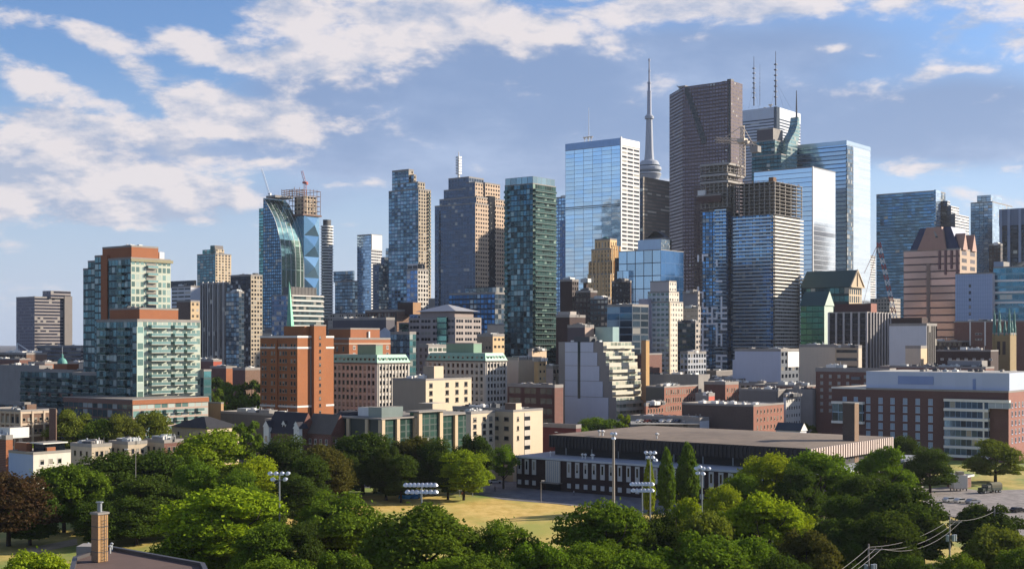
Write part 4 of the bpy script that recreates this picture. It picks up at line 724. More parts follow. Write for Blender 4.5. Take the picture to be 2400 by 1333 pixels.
for i in range(10):
    for x,y in [(-wl*k/7,.3) for k in range(8)]+[(-.3,wr*k/5) for k in range(1,6)]: cm.box(x-.35,x+.35,y-.1,y+.6,.35,ph)
cm=None
colm=MB()
for x,y in [(-wl*k/8+.1,.2) for k in range(9)]+[(-.7,wr*k/5) for k in range(1,6)]+[(-wl*k/4+3,9) for k in range(1,5)]: colm.box(x,x+.7,y,y+.7,.35,ph)
colm.box(-wl-.6,.6,-.6,wr+.6,0,.35); colm=colm.mesh('bare_storey',M_CONC)
for i in range(10): link('bare_storey' if i else 'roof_slab',colm if i else sm,b.root,(0,0,zt-i*ph))
for i in range(10,52): link('balcony_band',bmx,b.root,(0,0,zt-i*ph))
m=MB()
R=random.Random(3)
for i in range(26): x=-wl*R.random(); m.bar((x,-.5,zt),(x,-.5,zt+R.uniform(.8,2.2)),.12,0,4)
for i in range(20): y=wr*R.random(); m.bar((.4,y,zt),(.4,y,zt+R.uniform(.8,2)),.12,0,4)
m.build('formwork_prop',plain('timber_formwork','#6e5138',.9),b.root); b.box('stair_bulkhead',plain('timber_formwork','#6e5138',.9),-6,-2,3,8,zt+.3,zt+4)
# left wing
x2=b.lx(1703,-6); xL=b.lx(1642,-6); y2=-6; yE=b.ly(1738,x2); z2=b.z(386,x2,y2); n2=5
b.box('glazed_wall',(CW,CW),xL+1,x2-1,y2+1,yE-1,0,z2-13*ph,(3,ph)); b.box('concrete_core',M_CONC,xL+5,x2-3,y2+4,yE-3,z2-14*ph,z2)
s2=MB(); s2.box(xL-.4,x2+.6,y2-.6,yE,0,.4); s2=s2.mesh('floor_slab',M_CONC)
s3=MB(); s3.box(xL,x2+2,y2-1.2,yE+1,0,1.5); s3.box(xL,x2+1,y2-.5,yE,1.5,1.8); s3=s3.mesh('floor_slab',plain('fresh_concrete','#a09b94',.9,0,.2))
c2=MB()
for x,y in [(xL+(x2-xL)*k/6,y2) for k in range(7)]+[(x2-.7,y2+(yE-y2)*k/4) for k in range(1,4)]: c2.box(x,x+.7,y,y+.7,.3,ph)
c2.box(xL-.4,x2+.6,y2-.6,yE,0,.32); c2=c2.mesh('bare_storey',M_CONC)
for i in range(13):
    if i in (0,3,5): link('wide_slab',s3,b.root,(0,0,z2-i*ph))
    else: link('bare_storey',c2,b.root,(0,0,z2-i*ph))
b2m=MB(); b2m.box(xL,x2,y2-.6,y2+1,0,.28,mi=0); b2m.box(xL+(x2-xL)*.55,x2,y2-.6,y2-.5,.28,1.2,mi=1); b2m=b2m.mesh('balcony_band',[plain('grey_slab','#8e9490',.8),plain('balcony_blue_rail','#6f93b3')])
for i in range(13,60): link('balcony_band',b2m,b.root,(0,0,z2-i*ph))
zp=b.z(462,xL,y2); m=MB(); m.box(xL-2,b.lx(1690,-9),-9,y2,zp,zp+1,mi=0); m.box(xL-2,b.lx(1690,-9),-9.1,-8.9,zp-5,zp,mi=1); m.box(xL-1.5,xL+5,-8,y2,zp+1,zp+5,mi=2); m.build('work_platform',[CONC,plain('oxide_netting','#4a3530',.9),WHITE],b.root)
b.box('recess',(M_BLUE_D,M_BLUE_D),x2,b.lx(1725,1),.5,6,0,zg,(3,ph))
m=MB(); R=random.Random(11); cw=4.1; ch=4.1; x0=b.lx(1636,y2); ncol=int((b.lx(1703,y2)-x0)/cw); zb=b.z(872,x0,y2)
for r_ in range(31):
    z=zb+r_*ch; f=1.0 if r_<13 else max(0,(24-r_)/11*.55)
    for c_ in range(ncol):
        if r_<9 and ncol*.28<c_<ncol*.62: continue
        x=x0+c_*cw; lim=f if r_<13 else (f if c_>ncol*.6-0 or R.random()<.35 else 0)
        if R.random()<.6*lim: m.box(x,x+cw+1.3,y2-1.1-.01*(c_%3),y2-.5,z,z+1.5)
        if R.random()<.58*lim: m.box(x,x+1.3,y2-1.16-.01*(r_%3),y2-.5,z,z+ch+1.3)
m.build('maze_pattern',plain('white_screen_panel','#f0f0f0',.6,0,.06),b.root)
crane('tower_crane','pale tower crane with long lattice jib on top of the unfinished concrete tower',b,x2+4,yE-6,z2-8,b.z(336,x2,yE-5),[(-24,1,4.5),(12,-.5,-3)],plain('cream_crane_steel','#b9a995',.6),r=1.9)
# green roofed pair
b=B('green_roofed_building','long building with dark green pitched roof and gabled cream right end',1000,1990,1878,2020,'building'); b.body((M_TEAL_D,fm('cream_gable_bays','#b9a68a','#2c3f47',.2,.8,.1,.9,gv=.3)),672,0,(4,6),par=0,roof=COPPERD); m=MB(); m.gable(-b.wl-1,1.5,-1,b.wr+1,b.h+.02,b.z(632,0,8),'x',0,1); m.build('roof',[COPPERD,plain('cream_stone','#b9a68a',.8)],b.root)
m=MB(); yy=b.wr/2
for a,c in (((1.7,-1,b.h),(1.7,yy,b.z(632,0,8))),((1.7,b.wr+1,b.h),(1.7,yy,b.z(632,0,8))),((1.7,0,b.h),(1.7,b.wr,b.h)),((1.7,yy,b.h),(1.7,yy,b.z(632,0,8)))): m.bar(a,c,.6,0,4)
m.build('gable_truss',plain('cream_stone','#b9a68a',.8),b.root)
b=B('green_glass_building','green glass block with pointed pale gable, left of the dark striped slab',860,1932,1876,1953,'building'); b.body((fm('emerald_glass','#1d3f38','#2b5a4e',.03,.97,.1,.92,gv=.3,blind=.02,tilt=.03),plain('pale_green_gable','#aebfae',.7)),716,0,(4,3.8),par=0,roof=COPPERD); m=MB(); m.gable(-b.wl-.5,.6,-.5,b.wr+.5,b.h+.02,b.z(682,0,4),'x',0,1); m.build('roof',[COPPERD,plain('pale_green_gable','#aebfae',.7)],b.root)
# dark striped slab
b=B('striped_office_slab','dark office slab with pale vertical fins and a brown roof box',800,2032,1943,2086,'office'); b.body((plain('dark_bay_glass','#191b26',.2,.5,.3,.4),plain('dark_bay_glass','#191b26',.2,.5,.3,.4)),732,0,None,par=.5)
for i in range(6): x=-b.wl*i/5; b.box('fin',plain('pale_fin_stone','#a8a4a3',.7),x-.55,x+.55,-.7,.1,0,b.h+.3)
for i in range(1,9): y=b.wr*i/8; b.box('fin',plain('pale_fin_stone','#a8a4a3',.7),-.1,.7,y-.45,y+.45,0,b.h+.3)
for i in range(13): b.box('floor_line',plain('dull_spandrel','#34323c',.6),-b.wl+.2,-.2,-.2,.1,b.h-4-i*3.4,b.h-3.3-i*3.4)
b.box('roof_box',(plain('maroon_panel','#4a2c2a',.8),plain('terracotta_panel','#8a5545',.8)),b.lx(1956,5),b.lx(2012,5)+8,5,14,b.h+.1,b.z(711,-3,5))
t=b
q=B('red_lattice_crane_base','x',870,2100,2090,2110); bpy.data.objects.remove(q.root)
t=thing('crawler_crane','red and white lattice boom crane standing behind the dark striped slab','crane',(*W2(2098,900),0)); k=900/F
m=MB(); A0=Vector((0,0,HC+(HY-745)*k)); A1=Vector(((2059-2098)*k,0,HC+(HY-568)*k)); N_=14
WS=MB()
for i in range(N_):
    tgt=m if i%2 else WS; p=A0+(A1-A0)*i/N_; p2=A0+(A1-A0)*(i+1)/N_
    for s in (-1,1): tgt.bar(p+Vector((s*1.2,0,0)),p2+Vector((s*1.2,0,0)),.35,0,4)
    tgt.bar(p+Vector((1.2,0,0)),p2-Vector((1.2,0,0)),.25,0,4); tgt.bar(p-Vector((1.2,0,0)),p2+Vector((1.2,0,0)),.25,0,4)
m.build('red_lattice',REDST,t); WS.build('white_lattice',WHST,t)
m=MB(); m.bar(A1,(A1.x-12,3,HC+(HY-745)*k),.14,0,4); m.bar(A1,(A1.x-9,3,HC+(HY-640)*k),.2,0,4); m.build('hoist_cable',REDST,t); m=MB(); m.box(-3,3,-3,3,0,A0.z); m.build('crane_base',UNITD,t)
# pale blank walls and small blocks
b=tower('blank_walled_building','white blank walled block with dark box on top and finned right side',760,2172,2084,2196,762,(M_PLAINW,M_STRIPE),(3,4),units=0); b.box('roof_box',BRICKD,-b.wl,-4,3,12,b.h+.1,b.z(744,-4,3))
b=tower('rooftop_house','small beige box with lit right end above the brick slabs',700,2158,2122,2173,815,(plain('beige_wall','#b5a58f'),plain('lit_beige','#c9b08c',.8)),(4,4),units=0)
b=tower('white_walled_building','lilac white blank wall with stepped left end at the foot of the unfinished tower',720,1830,1722,1872,822,(plain('lilac_white_wall','#b6bac7',.8,0,.1),fm('dark_side_windows','#4d5560','#232a33',.2,.8,.3,.8)),(4,4),units=3); b.box('step_wall',plain('lilac_white_wall','#b6bac7'),b.lx(1715),-b.wl,1,10,0,b.z(842,-b.wl)); b.box('white_panel',WHITE,.05,.4,b.wr*.35,b.wr-.5,b.h-9,b.h-.5)
b=tower('beige_walled_building','large blank beige wall left of the banded beige block',700,1960,1873,1975,812,(M_BEIGEW,M_BEIGEW),(4,4),units=2)
b=tower('banded_office','beige office with dark strip windows between the blank beige wall and the striped slab',680,2012,1957,2020,814,(fm('beige_strip_windows','#b39f83','#282b33',.06,.94,.35,.72,metal=.3,gv=.3,blind=0),M_BEIGEW),(14,4.2))
b=B('church_tower','honey stone church tower with four green copper corner spires','church' and 700,2368,2326,2382,'church'); HON=plain('honey_stone','#8d7850',.85,0,.25,.4); b.body((HON,HON),782,0,None,par=.6,roof=ROOFD)
zt=b.h
for i,(x,y,h) in enumerate(((-.8,.8,14),(-b.wl+.8,.8,13.5),(-.8,b.wr-.8,13.5),(-b.wl+.8,b.wr-.8,13),(-b.wl*.33,.8,7.5),(-b.wl*.66,.8,7),(-.8,b.wr*.5,7.5))):
    m=MB(); m.lathe([(1.0,zt-1),(1.0,zt+h*.25),(.75,zt+h*.4),(.6,zt+h*.7),(.05,zt+h)],8,x,y); m.build('corner_spire',COPPER,b.root)
for x in (-b.wl,-.9): b.box('buttress',HON,x,x+.9,-.5,.3,0,zt)
b.box('string_course',CONC,-b.wl-.3,.3,-.3,b.wr+.3,zt-20,zt-19.4)
m=MB()
for x in (-b.wl*.35,-b.wl*.65):
    m.box(x-.8,x+.8,-.12,.2,zt-12,zt-4); m.lathe([(.8,0),(.8,0)],4)
m=MB(); m.box(-b.wl*.35-.8,-b.wl*.35+.8,-.1,.2,zt-11,zt-4); m.build('belfry_louvre',BRICKD,b.root); m=MB(); m.box(-b.wl*.65-.8,-b.wl*.65+.8,-.1,.2,zt-11,zt-4); m.build('belfry_louvre',BRICKD,b.root)
b=B('brick_institution','dark red brick block with white vertical strips behind the church tower',780,2470,2236,2500,'building'); b.body((BRICKR,BRICKR),752,0,None,par=.5,roof=ROOFL)
for px in (2274,2309): b.box('white_strip',WHITE,b.lx(px)-.4,b.lx(px)+.4,-.3,.2,b.z(810,b.lx(px)),b.h)
b.windows('L',[b.lx(p) for p in (2290,2297)],[b.z(p,-30) for p in (784,797)],2.2,1,FRAMEW,sill=False); b.units(6,-b.wl,-30,3,12,b.h,1.5,3)
b=B('brick_building','low dark brick block with a row of small lit windows left of the church tower',680,2322,2195,2340,'building'); b.body((BRICKD,BRICKD),822,0,None,par=.5); b.windows('L',[-b.wl+3+i*4.2 for i in range(7)],[b.h-5],1.6,1.1,FRAMEW,LIT,sill=False); b.windows('L',[-3.5],[b.h-9,b.h-13],1.6,1.1,FRAMEW,LIT,sill=False); b.units(3,-b.wl,-4,3,10,b.h,2,5)
b=B('brick_apartment_block','long dark brick block with rooftop clutter behind the white topped brick hospital',610,2310,2062,2330,'apartment building'); b.body((BRICKR,BRICKR),862,0,None,par=.5,roof=ROOFL); b.windows('L',[-b.wl*f for f in (.06,.17,.28,.39,.5,.62,.74,.86)],[b.h-3.6,b.h-7],1.6,1.7,FRAMEW,LIT); b.box('lift_room',CONC,-11,-1,1,8,b.h-5,b.h+.4); b.units(8,-b.wl,-3,3,14,b.h,1.2,4); b.box('rooftop_wing',(plain('weathered_panel','#77787c',.6),CONC),-b.wl*.42,-b.wl*.1,10,18,b.h,b.h+3.2)
b=B('brick_apartment_block','brown brick slab with pale balconies column, left of the white topped brick hospital',600,2085,1912,2100,'apartment building'); b.body((brick('rust_brick','#6b392a','#5c3024'),BRICKR),866,0,None,par=.6); us=[-b.wl+3+i*4.3 for i in range(8)]; b.windows('L',[u for i,u in enumerate(us) if i not in (4,)],[b.h-4.2-3.2*i for i in range(6)],1.5,1.6,FRAMEB,LIT)
bm=balcony_mesh(4.0,1.3,CONC,plain('grey_rail','#5d666d',.5))
for i in range(6): b.place('balcony',bm,'L',us[4],b.h-4.8-3.2*i)
b.box('roof_edge_band',CONC,-b.wl-.15,.1,-.15,.2,b.h-1.3,b.h+.2); b.units(3,-b.wl,-20,3,10,b.h,2,4)
# white topped brick hospital
b=B('brick_hospital','long red brick hospital with a pale blue metal top floor and white banded glass bays',490,2364,1950,2460,'hospital'); HB=brick('hospital_brick_shaded','#5f403c','#533733','#655350'); HB2=brick('hospital_brick_sunlit','#905a4a','#845042','#967468'); b.body((HB,HB2),918,0,None,par=.4,roof=ROOFL)  # front brick muted as in shade, right face coloured as the sunlit copy
yy=2.5; x0,x1=b.lx(2030,yy),b.lx(2373,yy)+1; BLP=fm('pale_blue_metal_cladding','#b3bac8','#aab5c9',0,1,0,1,rough=.5,metal=.15,gv=.05,blind=0,tilt=0); b.box('metal_top_floor',(BLP,BLP),b.lx(2030,yy),min(x1,-.5),yy,40,b.h+.01,b.z(874,-.5,yy)+.0,(5,8),roof=ROOFL); b.box('louvre_panel',plain('blue_louvre','#7388b4',.5),b.lx(2105,yy),b.lx(2188,yy),yy-.25,yy+.2,b.h+2.0,b.h+5.2); b.box('louvre_panel',plain('blue_louvre','#7388b4',.5),b.lx(2280,yy),b.lx(2287,yy),yy-.2,yy+.2,b.h+.5,b.h+4.5)
b.box('roof_edge_band',WHITE,-b.wl-.2,b.lx(2030),-.2,.6,b.h-.2,b.h+.5); b.units(5,b.lx(2100),-8,6,25,b.z(874,-.5,yy),1,2.2)
cols=(1980,2006,2035,2064,2092,2121.5,2151,2181); xs=[b.lx(p) for p in cols]; zr=[b.z(p,b.lx(2092))-1.2 for p in (938.6,957.5,977.5,998,1018,1038)]; b.windows('L',xs,zr,1.7,2.3,plain('pale_blue_window_frame','#9fb0c4',.6),plain('blue_grey_blind','#7f93a8',.35,.2,.4,.6),div=2)
uy=[4+4.2*i for i in range(6)]; b.windows('R',uy,[b.h-6-3.3*i for i in range(5)],1.3,1.9,plain('pale_blue_window_frame','#9fb0c4'),PANE)
HG=fm('hospital_bay_glass','#8fa6bd','#3c5670',.03,.97,.05,.95,metal=.6,gv=.6,blind=.12,blindc='#b4b0a0'); xa,xb=b.lx(2217),b.lx(2320); b.box('glass_bay',(HG,HG),xa,xb,-1.6,.2,2,b.z(936,xb),(2.2,3.4))
for i,py in enumerate((936,958.5,981,1003,1025,1047,1068)): x9=xb+(b.lx(2369)-xb if i==0 else 0); b.box('white_band',WHITE,xa-.25,x9,-1.9,.1,b.z(py,xb)-1.0,b.z(py,xb))
b.box('white_band',WHITE,b.lx(2309)-.25,b.lx(2309)+.25,-1.95,.1,4,b.z(937,xb)-1); b.box('top_glass_strip',(fm('milky_strip','#c5ccd2','#aab7c2',.02,.98,.05,.9,metal=.3,gv=.2,blind=0),M_TEAL),xb,b.lx(2369),-1.6,.15,b.z(956,xb),b.z(937.5,xb)-.6,(3,3))
xa,xb=b.lx(1949,-1.5),b.lx(2023,-1.5); b.box('glass_bay',(HG,HG),xa+.3,xb-.3,-1.5,.15,b.z(989,xb),b.z(944,xb),(2.4,3.6))
for py in (944,990): b.box('white_band',WHITE,xa,xb,-1.9,.1,b.z(py,xb)-.5,b.z(py,xb)+.5)
# white stepped block
b=B('stepped_apartment_block','white walled block whose glassy right side steps back in five terraces',650,1414,1309,1480,'apartment building')
LW=plain('pale_lilac_render','#b9bec9',.8,0,.1); GW=plain('warm_grey_render','#85807b',.85,0,.12); TG=fm('terrace_mint_glass','#c4bda9','#9ea898',.06,.94,.25,.85,gv=.4,metal=.3,blind=.35,blindc='#d5ceb8'); zb=0
tr=[(1414,1480,801,1391),(1420,1487,825,1400),(1428,1494,857,1405),(1435,1502,893,1413),(1444,1513,931,1426)]
zts=[]; xprev=None
for i,(pc,pr,py,pw) in enumerate(tr):
    x1=b.lx(pc); z1=b.z(py,x1); z0=b.z(tr[i+1][2],b.lx(tr[i+1][0])) if i<4 else 0; y1=b.ly(pr,x1)
    b.box('terrace_storeys',(GW,TG),-b.wl,x1,.02*i,y1,z0,z1,(3,3.1),par=0,roof=ROOFL)
    b.box('white_wall_panel',LW,b.lx(1325),b.lx(pw),-.3-.01*i,.1+.02*i,z0,z1-.2)
    bm=balcony_mesh(round(y1-.5,1),1.9,plain('cream_edge_slab','#d0c9b6',.8),plain('cream_rail','#b9b5a2',.5),.35); n=max(1,int((z1-z0)/3.3))
    if i==4:n=2
    for k_ in range(n): link('balcony',bm,b.root,(x1,y1/2,z1-3.3-k_*3.3),math.radians(90))
b.box('dark_slot',PANE,b.lx(1355),b.lx(1361),-.42,.2,b.z(935),b.z(801)+.2); b.units(6,-b.wl,-3,3,12,b.z(801),1.2,3); b.box('plant_room',UNITD,-b.wl*.75,-b.wl*.4,4,10,b.z(801),b.z(801)+2.6)
# brick rows right of it
b=B('brick_warehouse','orange brick warehouse with rows of narrow arched windows, right of the white stepped block',640,1557,1514,1636,'building'); OB2=brick('warm_orange_brick','#96583f','#884c36'); b.body((plain('dull_green_wall','#5d5a50',.9),OB2),907,0,None,par=.5,roof=ROOFL); used=[0]; capwin(b,'R',rng(1,b.wr-1,14),[b.h-3.6,b.h-7.6,b.h-11.6],1.0,2.3,FRAMEB,PANE,used=used); b.units(5,-b.wl,-2,3,20,b.h,1.5,3)
b=tower('brick_house','low orange brick shop row under the arched window warehouse',600,1514,1510,1558,950,(OB2,OB2),(3,4),roof=ROOFL,units=1); b.windows('R',rng(1,b.wr-1,6),[b.h-3.5],1,1.9,FRAMEB)
b=tower('brick_building','purple brown brick building with lit red right end, above the parking lot',660,1700,1650,1731,900,(BRICKR,OB2),(3,4),roof=ROOFG,units=2); b.windows('R',rng(1,b.wr-1,5),[b.h-4,b.h-8],1,2,FRAMEB)
b=tower('red_painted_house','small house with a bright red painted end wall',600,1661,1630,1675,927,(GW,plain('salmon_paint','#b4523f',.8)),(3,4),roof=ROOFG,units=1)
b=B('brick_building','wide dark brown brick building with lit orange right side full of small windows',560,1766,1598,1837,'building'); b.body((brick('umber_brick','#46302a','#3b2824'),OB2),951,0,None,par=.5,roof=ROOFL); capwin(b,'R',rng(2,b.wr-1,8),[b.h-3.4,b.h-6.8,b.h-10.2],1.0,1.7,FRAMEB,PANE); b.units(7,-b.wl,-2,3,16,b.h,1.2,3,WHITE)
b=tower('white_house','small white building with dark windows right of the orange brick side',590,1842,1836,1876,930,(M_PLAINW,fm('white_house_windows','#b5b2ab','#3c3d40',.3,.7,.3,.7,metal=.2)),(2.5,3.4),roof=ROOFL,units=1)
b=B('gabled_house','small house with dark slate roof and white gable behind the arena',470,1875,1818,1890,'house'); b.box('wall',(M_PLAINW,M_PLAINW),-b.wl,0,0,b.wr,0,b.z(1010)); m=MB(); m.gable(-b.wl-.4,.4,-.3,b.wr+.3,b.z(1010),b.z(992),'x',0,1); m.build('roof',[plain('slate_blue_roof','#2e3742',.8),WHITE],b.root); b.box('white_annex',WHITE,0,9,2,6,0,b.z(1010)-1)
b=tower('garage_row','low pale garage row with grey door panels behind the arena roof',560,1640,1478,1662,985,(fm('garage_panels','#8d8c88','#b9b8b4',.15,.85,.2,.7,metal=0,rough=.6,gv=.1,blind=0),M_PLAINW),(7,4.5),roof=ROOFL,units=6)
b=tower('brick_office','dark brick office with wide factory windows between the mansard block and the white stepped block',620,1300,1190,1320,907,(fm('factory_windows','#4c2a24','#2c3238',.08,.85,.3,.85,metal=.3,sub=2,subw=.06,blind=.2),BRICKR),(8,4.6),roof=ROOFL)
b=tower('red_shed','low dark red shed behind the left end of the arena roof',520,1350,1272,1362,1002,(plain('oxblood_wall','#5c2324',.8),plain('oxblood_wall','#5c2324',.8)),(8,4.6),units=0)
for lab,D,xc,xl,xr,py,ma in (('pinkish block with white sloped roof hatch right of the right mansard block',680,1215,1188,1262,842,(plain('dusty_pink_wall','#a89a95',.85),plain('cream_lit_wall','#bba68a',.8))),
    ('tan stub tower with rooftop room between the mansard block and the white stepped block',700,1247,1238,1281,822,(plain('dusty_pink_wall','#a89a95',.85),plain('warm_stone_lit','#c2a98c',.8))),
    ('narrow yellow tan block with small side windows next to the stub tower',660,1262,1252,1280,846,(plain('ochre_wall','#a78a5f',.85),fm('ochre_windows','#b79a6e','#34322f',.3,.7,.35,.7,metal=.1))),
    ('grey pink block with dark balconies left of the white stepped block',670,1296,1272,1312,862,(plain('dusty_pink_wall','#a89a95',.85),M_GREYW))):
    q=tower('apartment_block',lab,D,xc,xl,xr,py,ma,(3,3.4),roof=ROOFL,units=3)
q=None
# cream block and school like buildings in the middle
CR=plain('cream_render','#cbb99d',.85,0,.1); BG2=plain('khaki_render','#9b8d7b',.9,0,.12)
b=B('cream_office_block','cream block with large square windows and a blank khaki left wall',520,998,920,1105,'building'); b.body((BG2,CR),890,0,None,par=.5,roof=ROOFL); b.windows('R',[b.ly(p) for p in (1010,1048,1071,1092)],[b.z(p,0,12)-1 for p in (901,919,937)],2.0,1.9,plain('grey_window_frame','#6d675d'),PANE,div=2); b.box('penthouse',(BG2,CR),b.lx(992,6),b.lx(1013,6)+1,6,b.ly(1035,b.lx(1013,6)),b.h,b.z(858,0,6)); b.units(7,-b.wl,-1,2,14,b.h,1.5,3.2,WHITE); b.box('low_wing',(BG2,CR),b.lx(1014,-9),4,-9,-.1,0,b.z(943,0,-9),roof=ROOFL)
b=B('long_school_block','long low block with cream piers, green glass bays and a taller portal in the middle',430,894,778,1112,'school'); DK=plain('dark_green_spandrel','#2b3433',.5,.2); SG=fm('school_green_glass','#33443f','#4a6a60',.04,.96,.08,.9,metal=.6,gv=.35,blind=.08,sub=2); b.body((DK,SG),983,0,(6,2.1),par=0,roof=ROOFL)
b.box('flat_roof_overhang',CONC,-b.wl-.8,.9,-.9,b.wr+.3,b.h,b.h+.5); yp=[b.ly(p) for p in (895,930,971,1012,1066,1108)]
PI=plain('cream_pier','#c0ab8c',.8)
for y in yp: b.box('pier',PI,-.3,.8,y-.7,y+.7,0,b.h-.1)
for px in (796,818,862,893): b.box('pier',PI,b.lx(px)-.6,b.lx(px)+.6,-.7,.1,0,b.h-.1)
y0,y1=b.ly(976),b.ly(1025); b.box('portal',(SG,SG),-3,1.2,y0,y1,0,b.z(966,0,y0),(5,2.1)); 
for y in (y0,y1): b.box('pier',PI,-.5,1.9,y-.8,y+.8,0,b.z(966,0,y0)-.1)
b.box('portal_canopy',CONC,-3.5,2.6,y0-1.6,y1+1.6,b.z(966,0,y0),b.z(966,0,y0)+.5)
b.box('glass_penthouse',(plain('grey_green_glass','#7b8783',.3,.4),plain('grey_green_glass','#7b8783',.3,.4)),-8,-2,b.ly(905),b.ly(955),b.h+.5,b.h+3.8); b.box('white_plant_room',WHITE,b.lx(839,6),b.lx(872,6),6,12,b.h+.5,b.h+3.4); m=MB(); m.lathe([(5,b.h+.5),(4,b.h+1.6),(.1,b.h+2.2)],14,b.lx(812,6),8); m.build('skylight',BLKROOF,b.root)
b=B('cream_hostel_block','cream block with small dark windows joined to the long school block',418,1104,1092,1160,'building'); b.body((CR,CR),968,0,None,par=.5,roof=ROOFL); b.windows('R',[b.ly(p) for p in (1113,1135,1150)],[b.z(p,0,8)-.8 for p in (980,996,1012,1028)],1.6,1.4,plain('grey_window_frame','#6d675d'),PANE); b.units(6,-6,-1,2,b.wr-2,b.h,1,2.4)
b=B('cream_hostel_block','cream stair block with blank end wall and ribbon windows, right of the other cream blocks',425,1203,1160,1272,'building'); b.body((plain('khaki_cream','#ae9e82',.85),CR),963,0,None,par=.4,roof=ROOFL); b.windows('L',[b.lx(1163.5),b.lx(1187)],[b.z(p)-.8 for p in (981,1003,1026)],1.9,1.3,plain('grey_window_frame','#6d675d'),PANE); b.windows('R',[b.ly(1214)],[b.z(p)-.8 for p in (981,1003,1026)],1,1.4,plain('grey_window_frame','#6d675d'),PANE)
b.box('ribbon_recess',fm('ribbon_stripes','#c0b6a6','#22262c',0,1,.2,.62,metal=.3,gv=.2,blind=0),-.5,.12,b.ly(1229),b.ly(1242),3,b.h-.8,(5,3)); b.units(4,-b.wl,-2,1,10,b.h,1.5,3); b.box('penthouse',(BRICKB,CR),-5,-.5,b.ly(1212),b.ly(1225),b.h,b.h+2.4)
# townhouses with gables
TR=plain('grey_brown_shingle','#5d564f',.95,0,.2,.5); TD=plain('dark_shingle','#2f2e35',.95,0,.2,.5)
for i,(xc,xl,xr,D,lab) in enumerate(((700,625,718,440,'brick townhouse row with dark pitched roof and white dormers, left of the school block'),(776,716,800,436,'brick townhouse with tan shingled roof joined to the row'))):
    b=B('townhouse_row',lab,D,xc,xl,xr,'house'); h=b.z(1018); b.box('wall',(BRICKR,BRICKR),-b.wl,0,0,8,0,h,None); m=MB(); m.gable(-b.wl-.4,.4,-.4,8.4,h,b.z(968+i*4),'x',0,1); m.build('roof',[TD if i==0 else TR,BRICKR],b.root)
    if i==0:
        for px in (668,697): 
            x=b.lx(px,1.5); m=MB(); m.box(x-.8,x+.8,1,4,h+1.2,h+3.1,mi=0); m.gable(x-1,x+1,.7,4.4,h+3.1,h+4.3,'y',1,0); m.box(x-.45,x+.45,.93,1.1,h+1.6,h+2.8,mi=2); m.build('dormer',[WHITE,TD,PANE],b.root)
        for px in (629,700): x=b.lx(px); m=MB(); m.box(x-1.3,x+1.3,-1,.4,0,h+2,mi=0); m.gable(x-1.6,x+1.6,-1.2,3,h+2,h+4.2,'y',1,0); m.box(x-.6,x+.6,-1.06,-.9,h-3,h-1,mi=2); m.build('gable_bay',[WHITE,TD,PANE],b.root)
    b.windows('L',rng(-b.wl+1,-1,4),[h-3.4,h-7],1.0,1.7,FRAMEW); b.windows('R',[2.5,5.5],[h-3.4],1,1.7,FRAMEW)
# near left rooftops
b=B('framed_brick_school','brown brick building with cream concrete frame grid at the left edge',470,48,-40,130,'school'); FR=plain('cream_concrete_frame','#b9a58e',.8); b.body((BRICKB,BRICKB),964,0,None,par=.6,roof=ROOFG)
for i in range(5): z=b.h-.9-i*4.1; b.box('frame_beam',FR,-b.wl-.3,.35,-.35,b.wr+.2,z,z+.8)
for i in range(8): x=-i*3.1; b.box('frame_post',FR,x-.3,x+.3,-.45,.2,0,b.h)
for y in (0.1,b.wr*.33,b.wr*.66,b.wr): b.box('frame_post',FR,-.2,.5,y-.35,y+.35,0,b.h)
b.windows('R',[b.wr*.1,b.wr*.24,b.wr*.43,b.wr*.57,b.wr*.76,b.wr*.9],[b.h-3.6,b.h-7.7,b.h-11.8],1.2,1.3,FRAMEB); b.windows('L',[-1.6-3.1*i for i in range(6)],[b.h-4.6,b.h-8.7],2,2.8,FRAMEB); b.box('roof_room',BRICKB,-1.5,3-.1-3,b.ly(60,-1),b.ly(82,-1),b.h,b.z(948)); b.units(4,-20,-4,3,12,b.h,1,2)
b=B('brick_chimney','tall free standing red brown brick chimney slab in front of the framed brown brick building',440,131,115,133,'chimney'); b.body((brick('maroon_brick','#5a332a','#4e2c25'),BRICKB),957,0,None,par=0)
b=B('white_modern_house','white modern house with pale blue blank side, brick stacks and roof pavilion',400,78,20,166,'house'); b.body((plain('pale_blue_render','#8fa3c6',.8,0,.08),plain('white_render','#c9c2b6',.8)),1063,0,None,par=.5,roof=ROOFL); b.box('brick_stack',BT,b.lx(34,3),b.lx(62,3),3,5,b.h,b.z(1042)); b.box('brick_stack',BT,-2,-.6,b.ly(113),b.ly(133),b.h-1,b.h+1.6)
b.box('glass_pavilion',(plain('dark_pavilion_glass','#35383c',.15,.5),PANE),-7,-1.5,b.ly(100,-2),b.ly(150,-2),b.h,b.h+2.6); b.box('pavilion_roof',WHITE,-8,-.8,b.ly(96,-2),b.ly(154,-2),b.h+2.6,b.h+2.95); b.windows('R',[3,6,9],[b.h-3.6],1.5,1.8,FRAMEW)
b=tower('brick_house','small brick house with white upper floor, cut by the left edge of the photo',430,14,-30,30,1028,(BRICKR,BT),(3,4),roof=ROOFL,units=1); b.box('white_upper_floor',WHITE,-8,-1,2,9,b.h,b.h+3.4)
SB=plain('stucco_beige','#b0a08a',.85,0,.2)
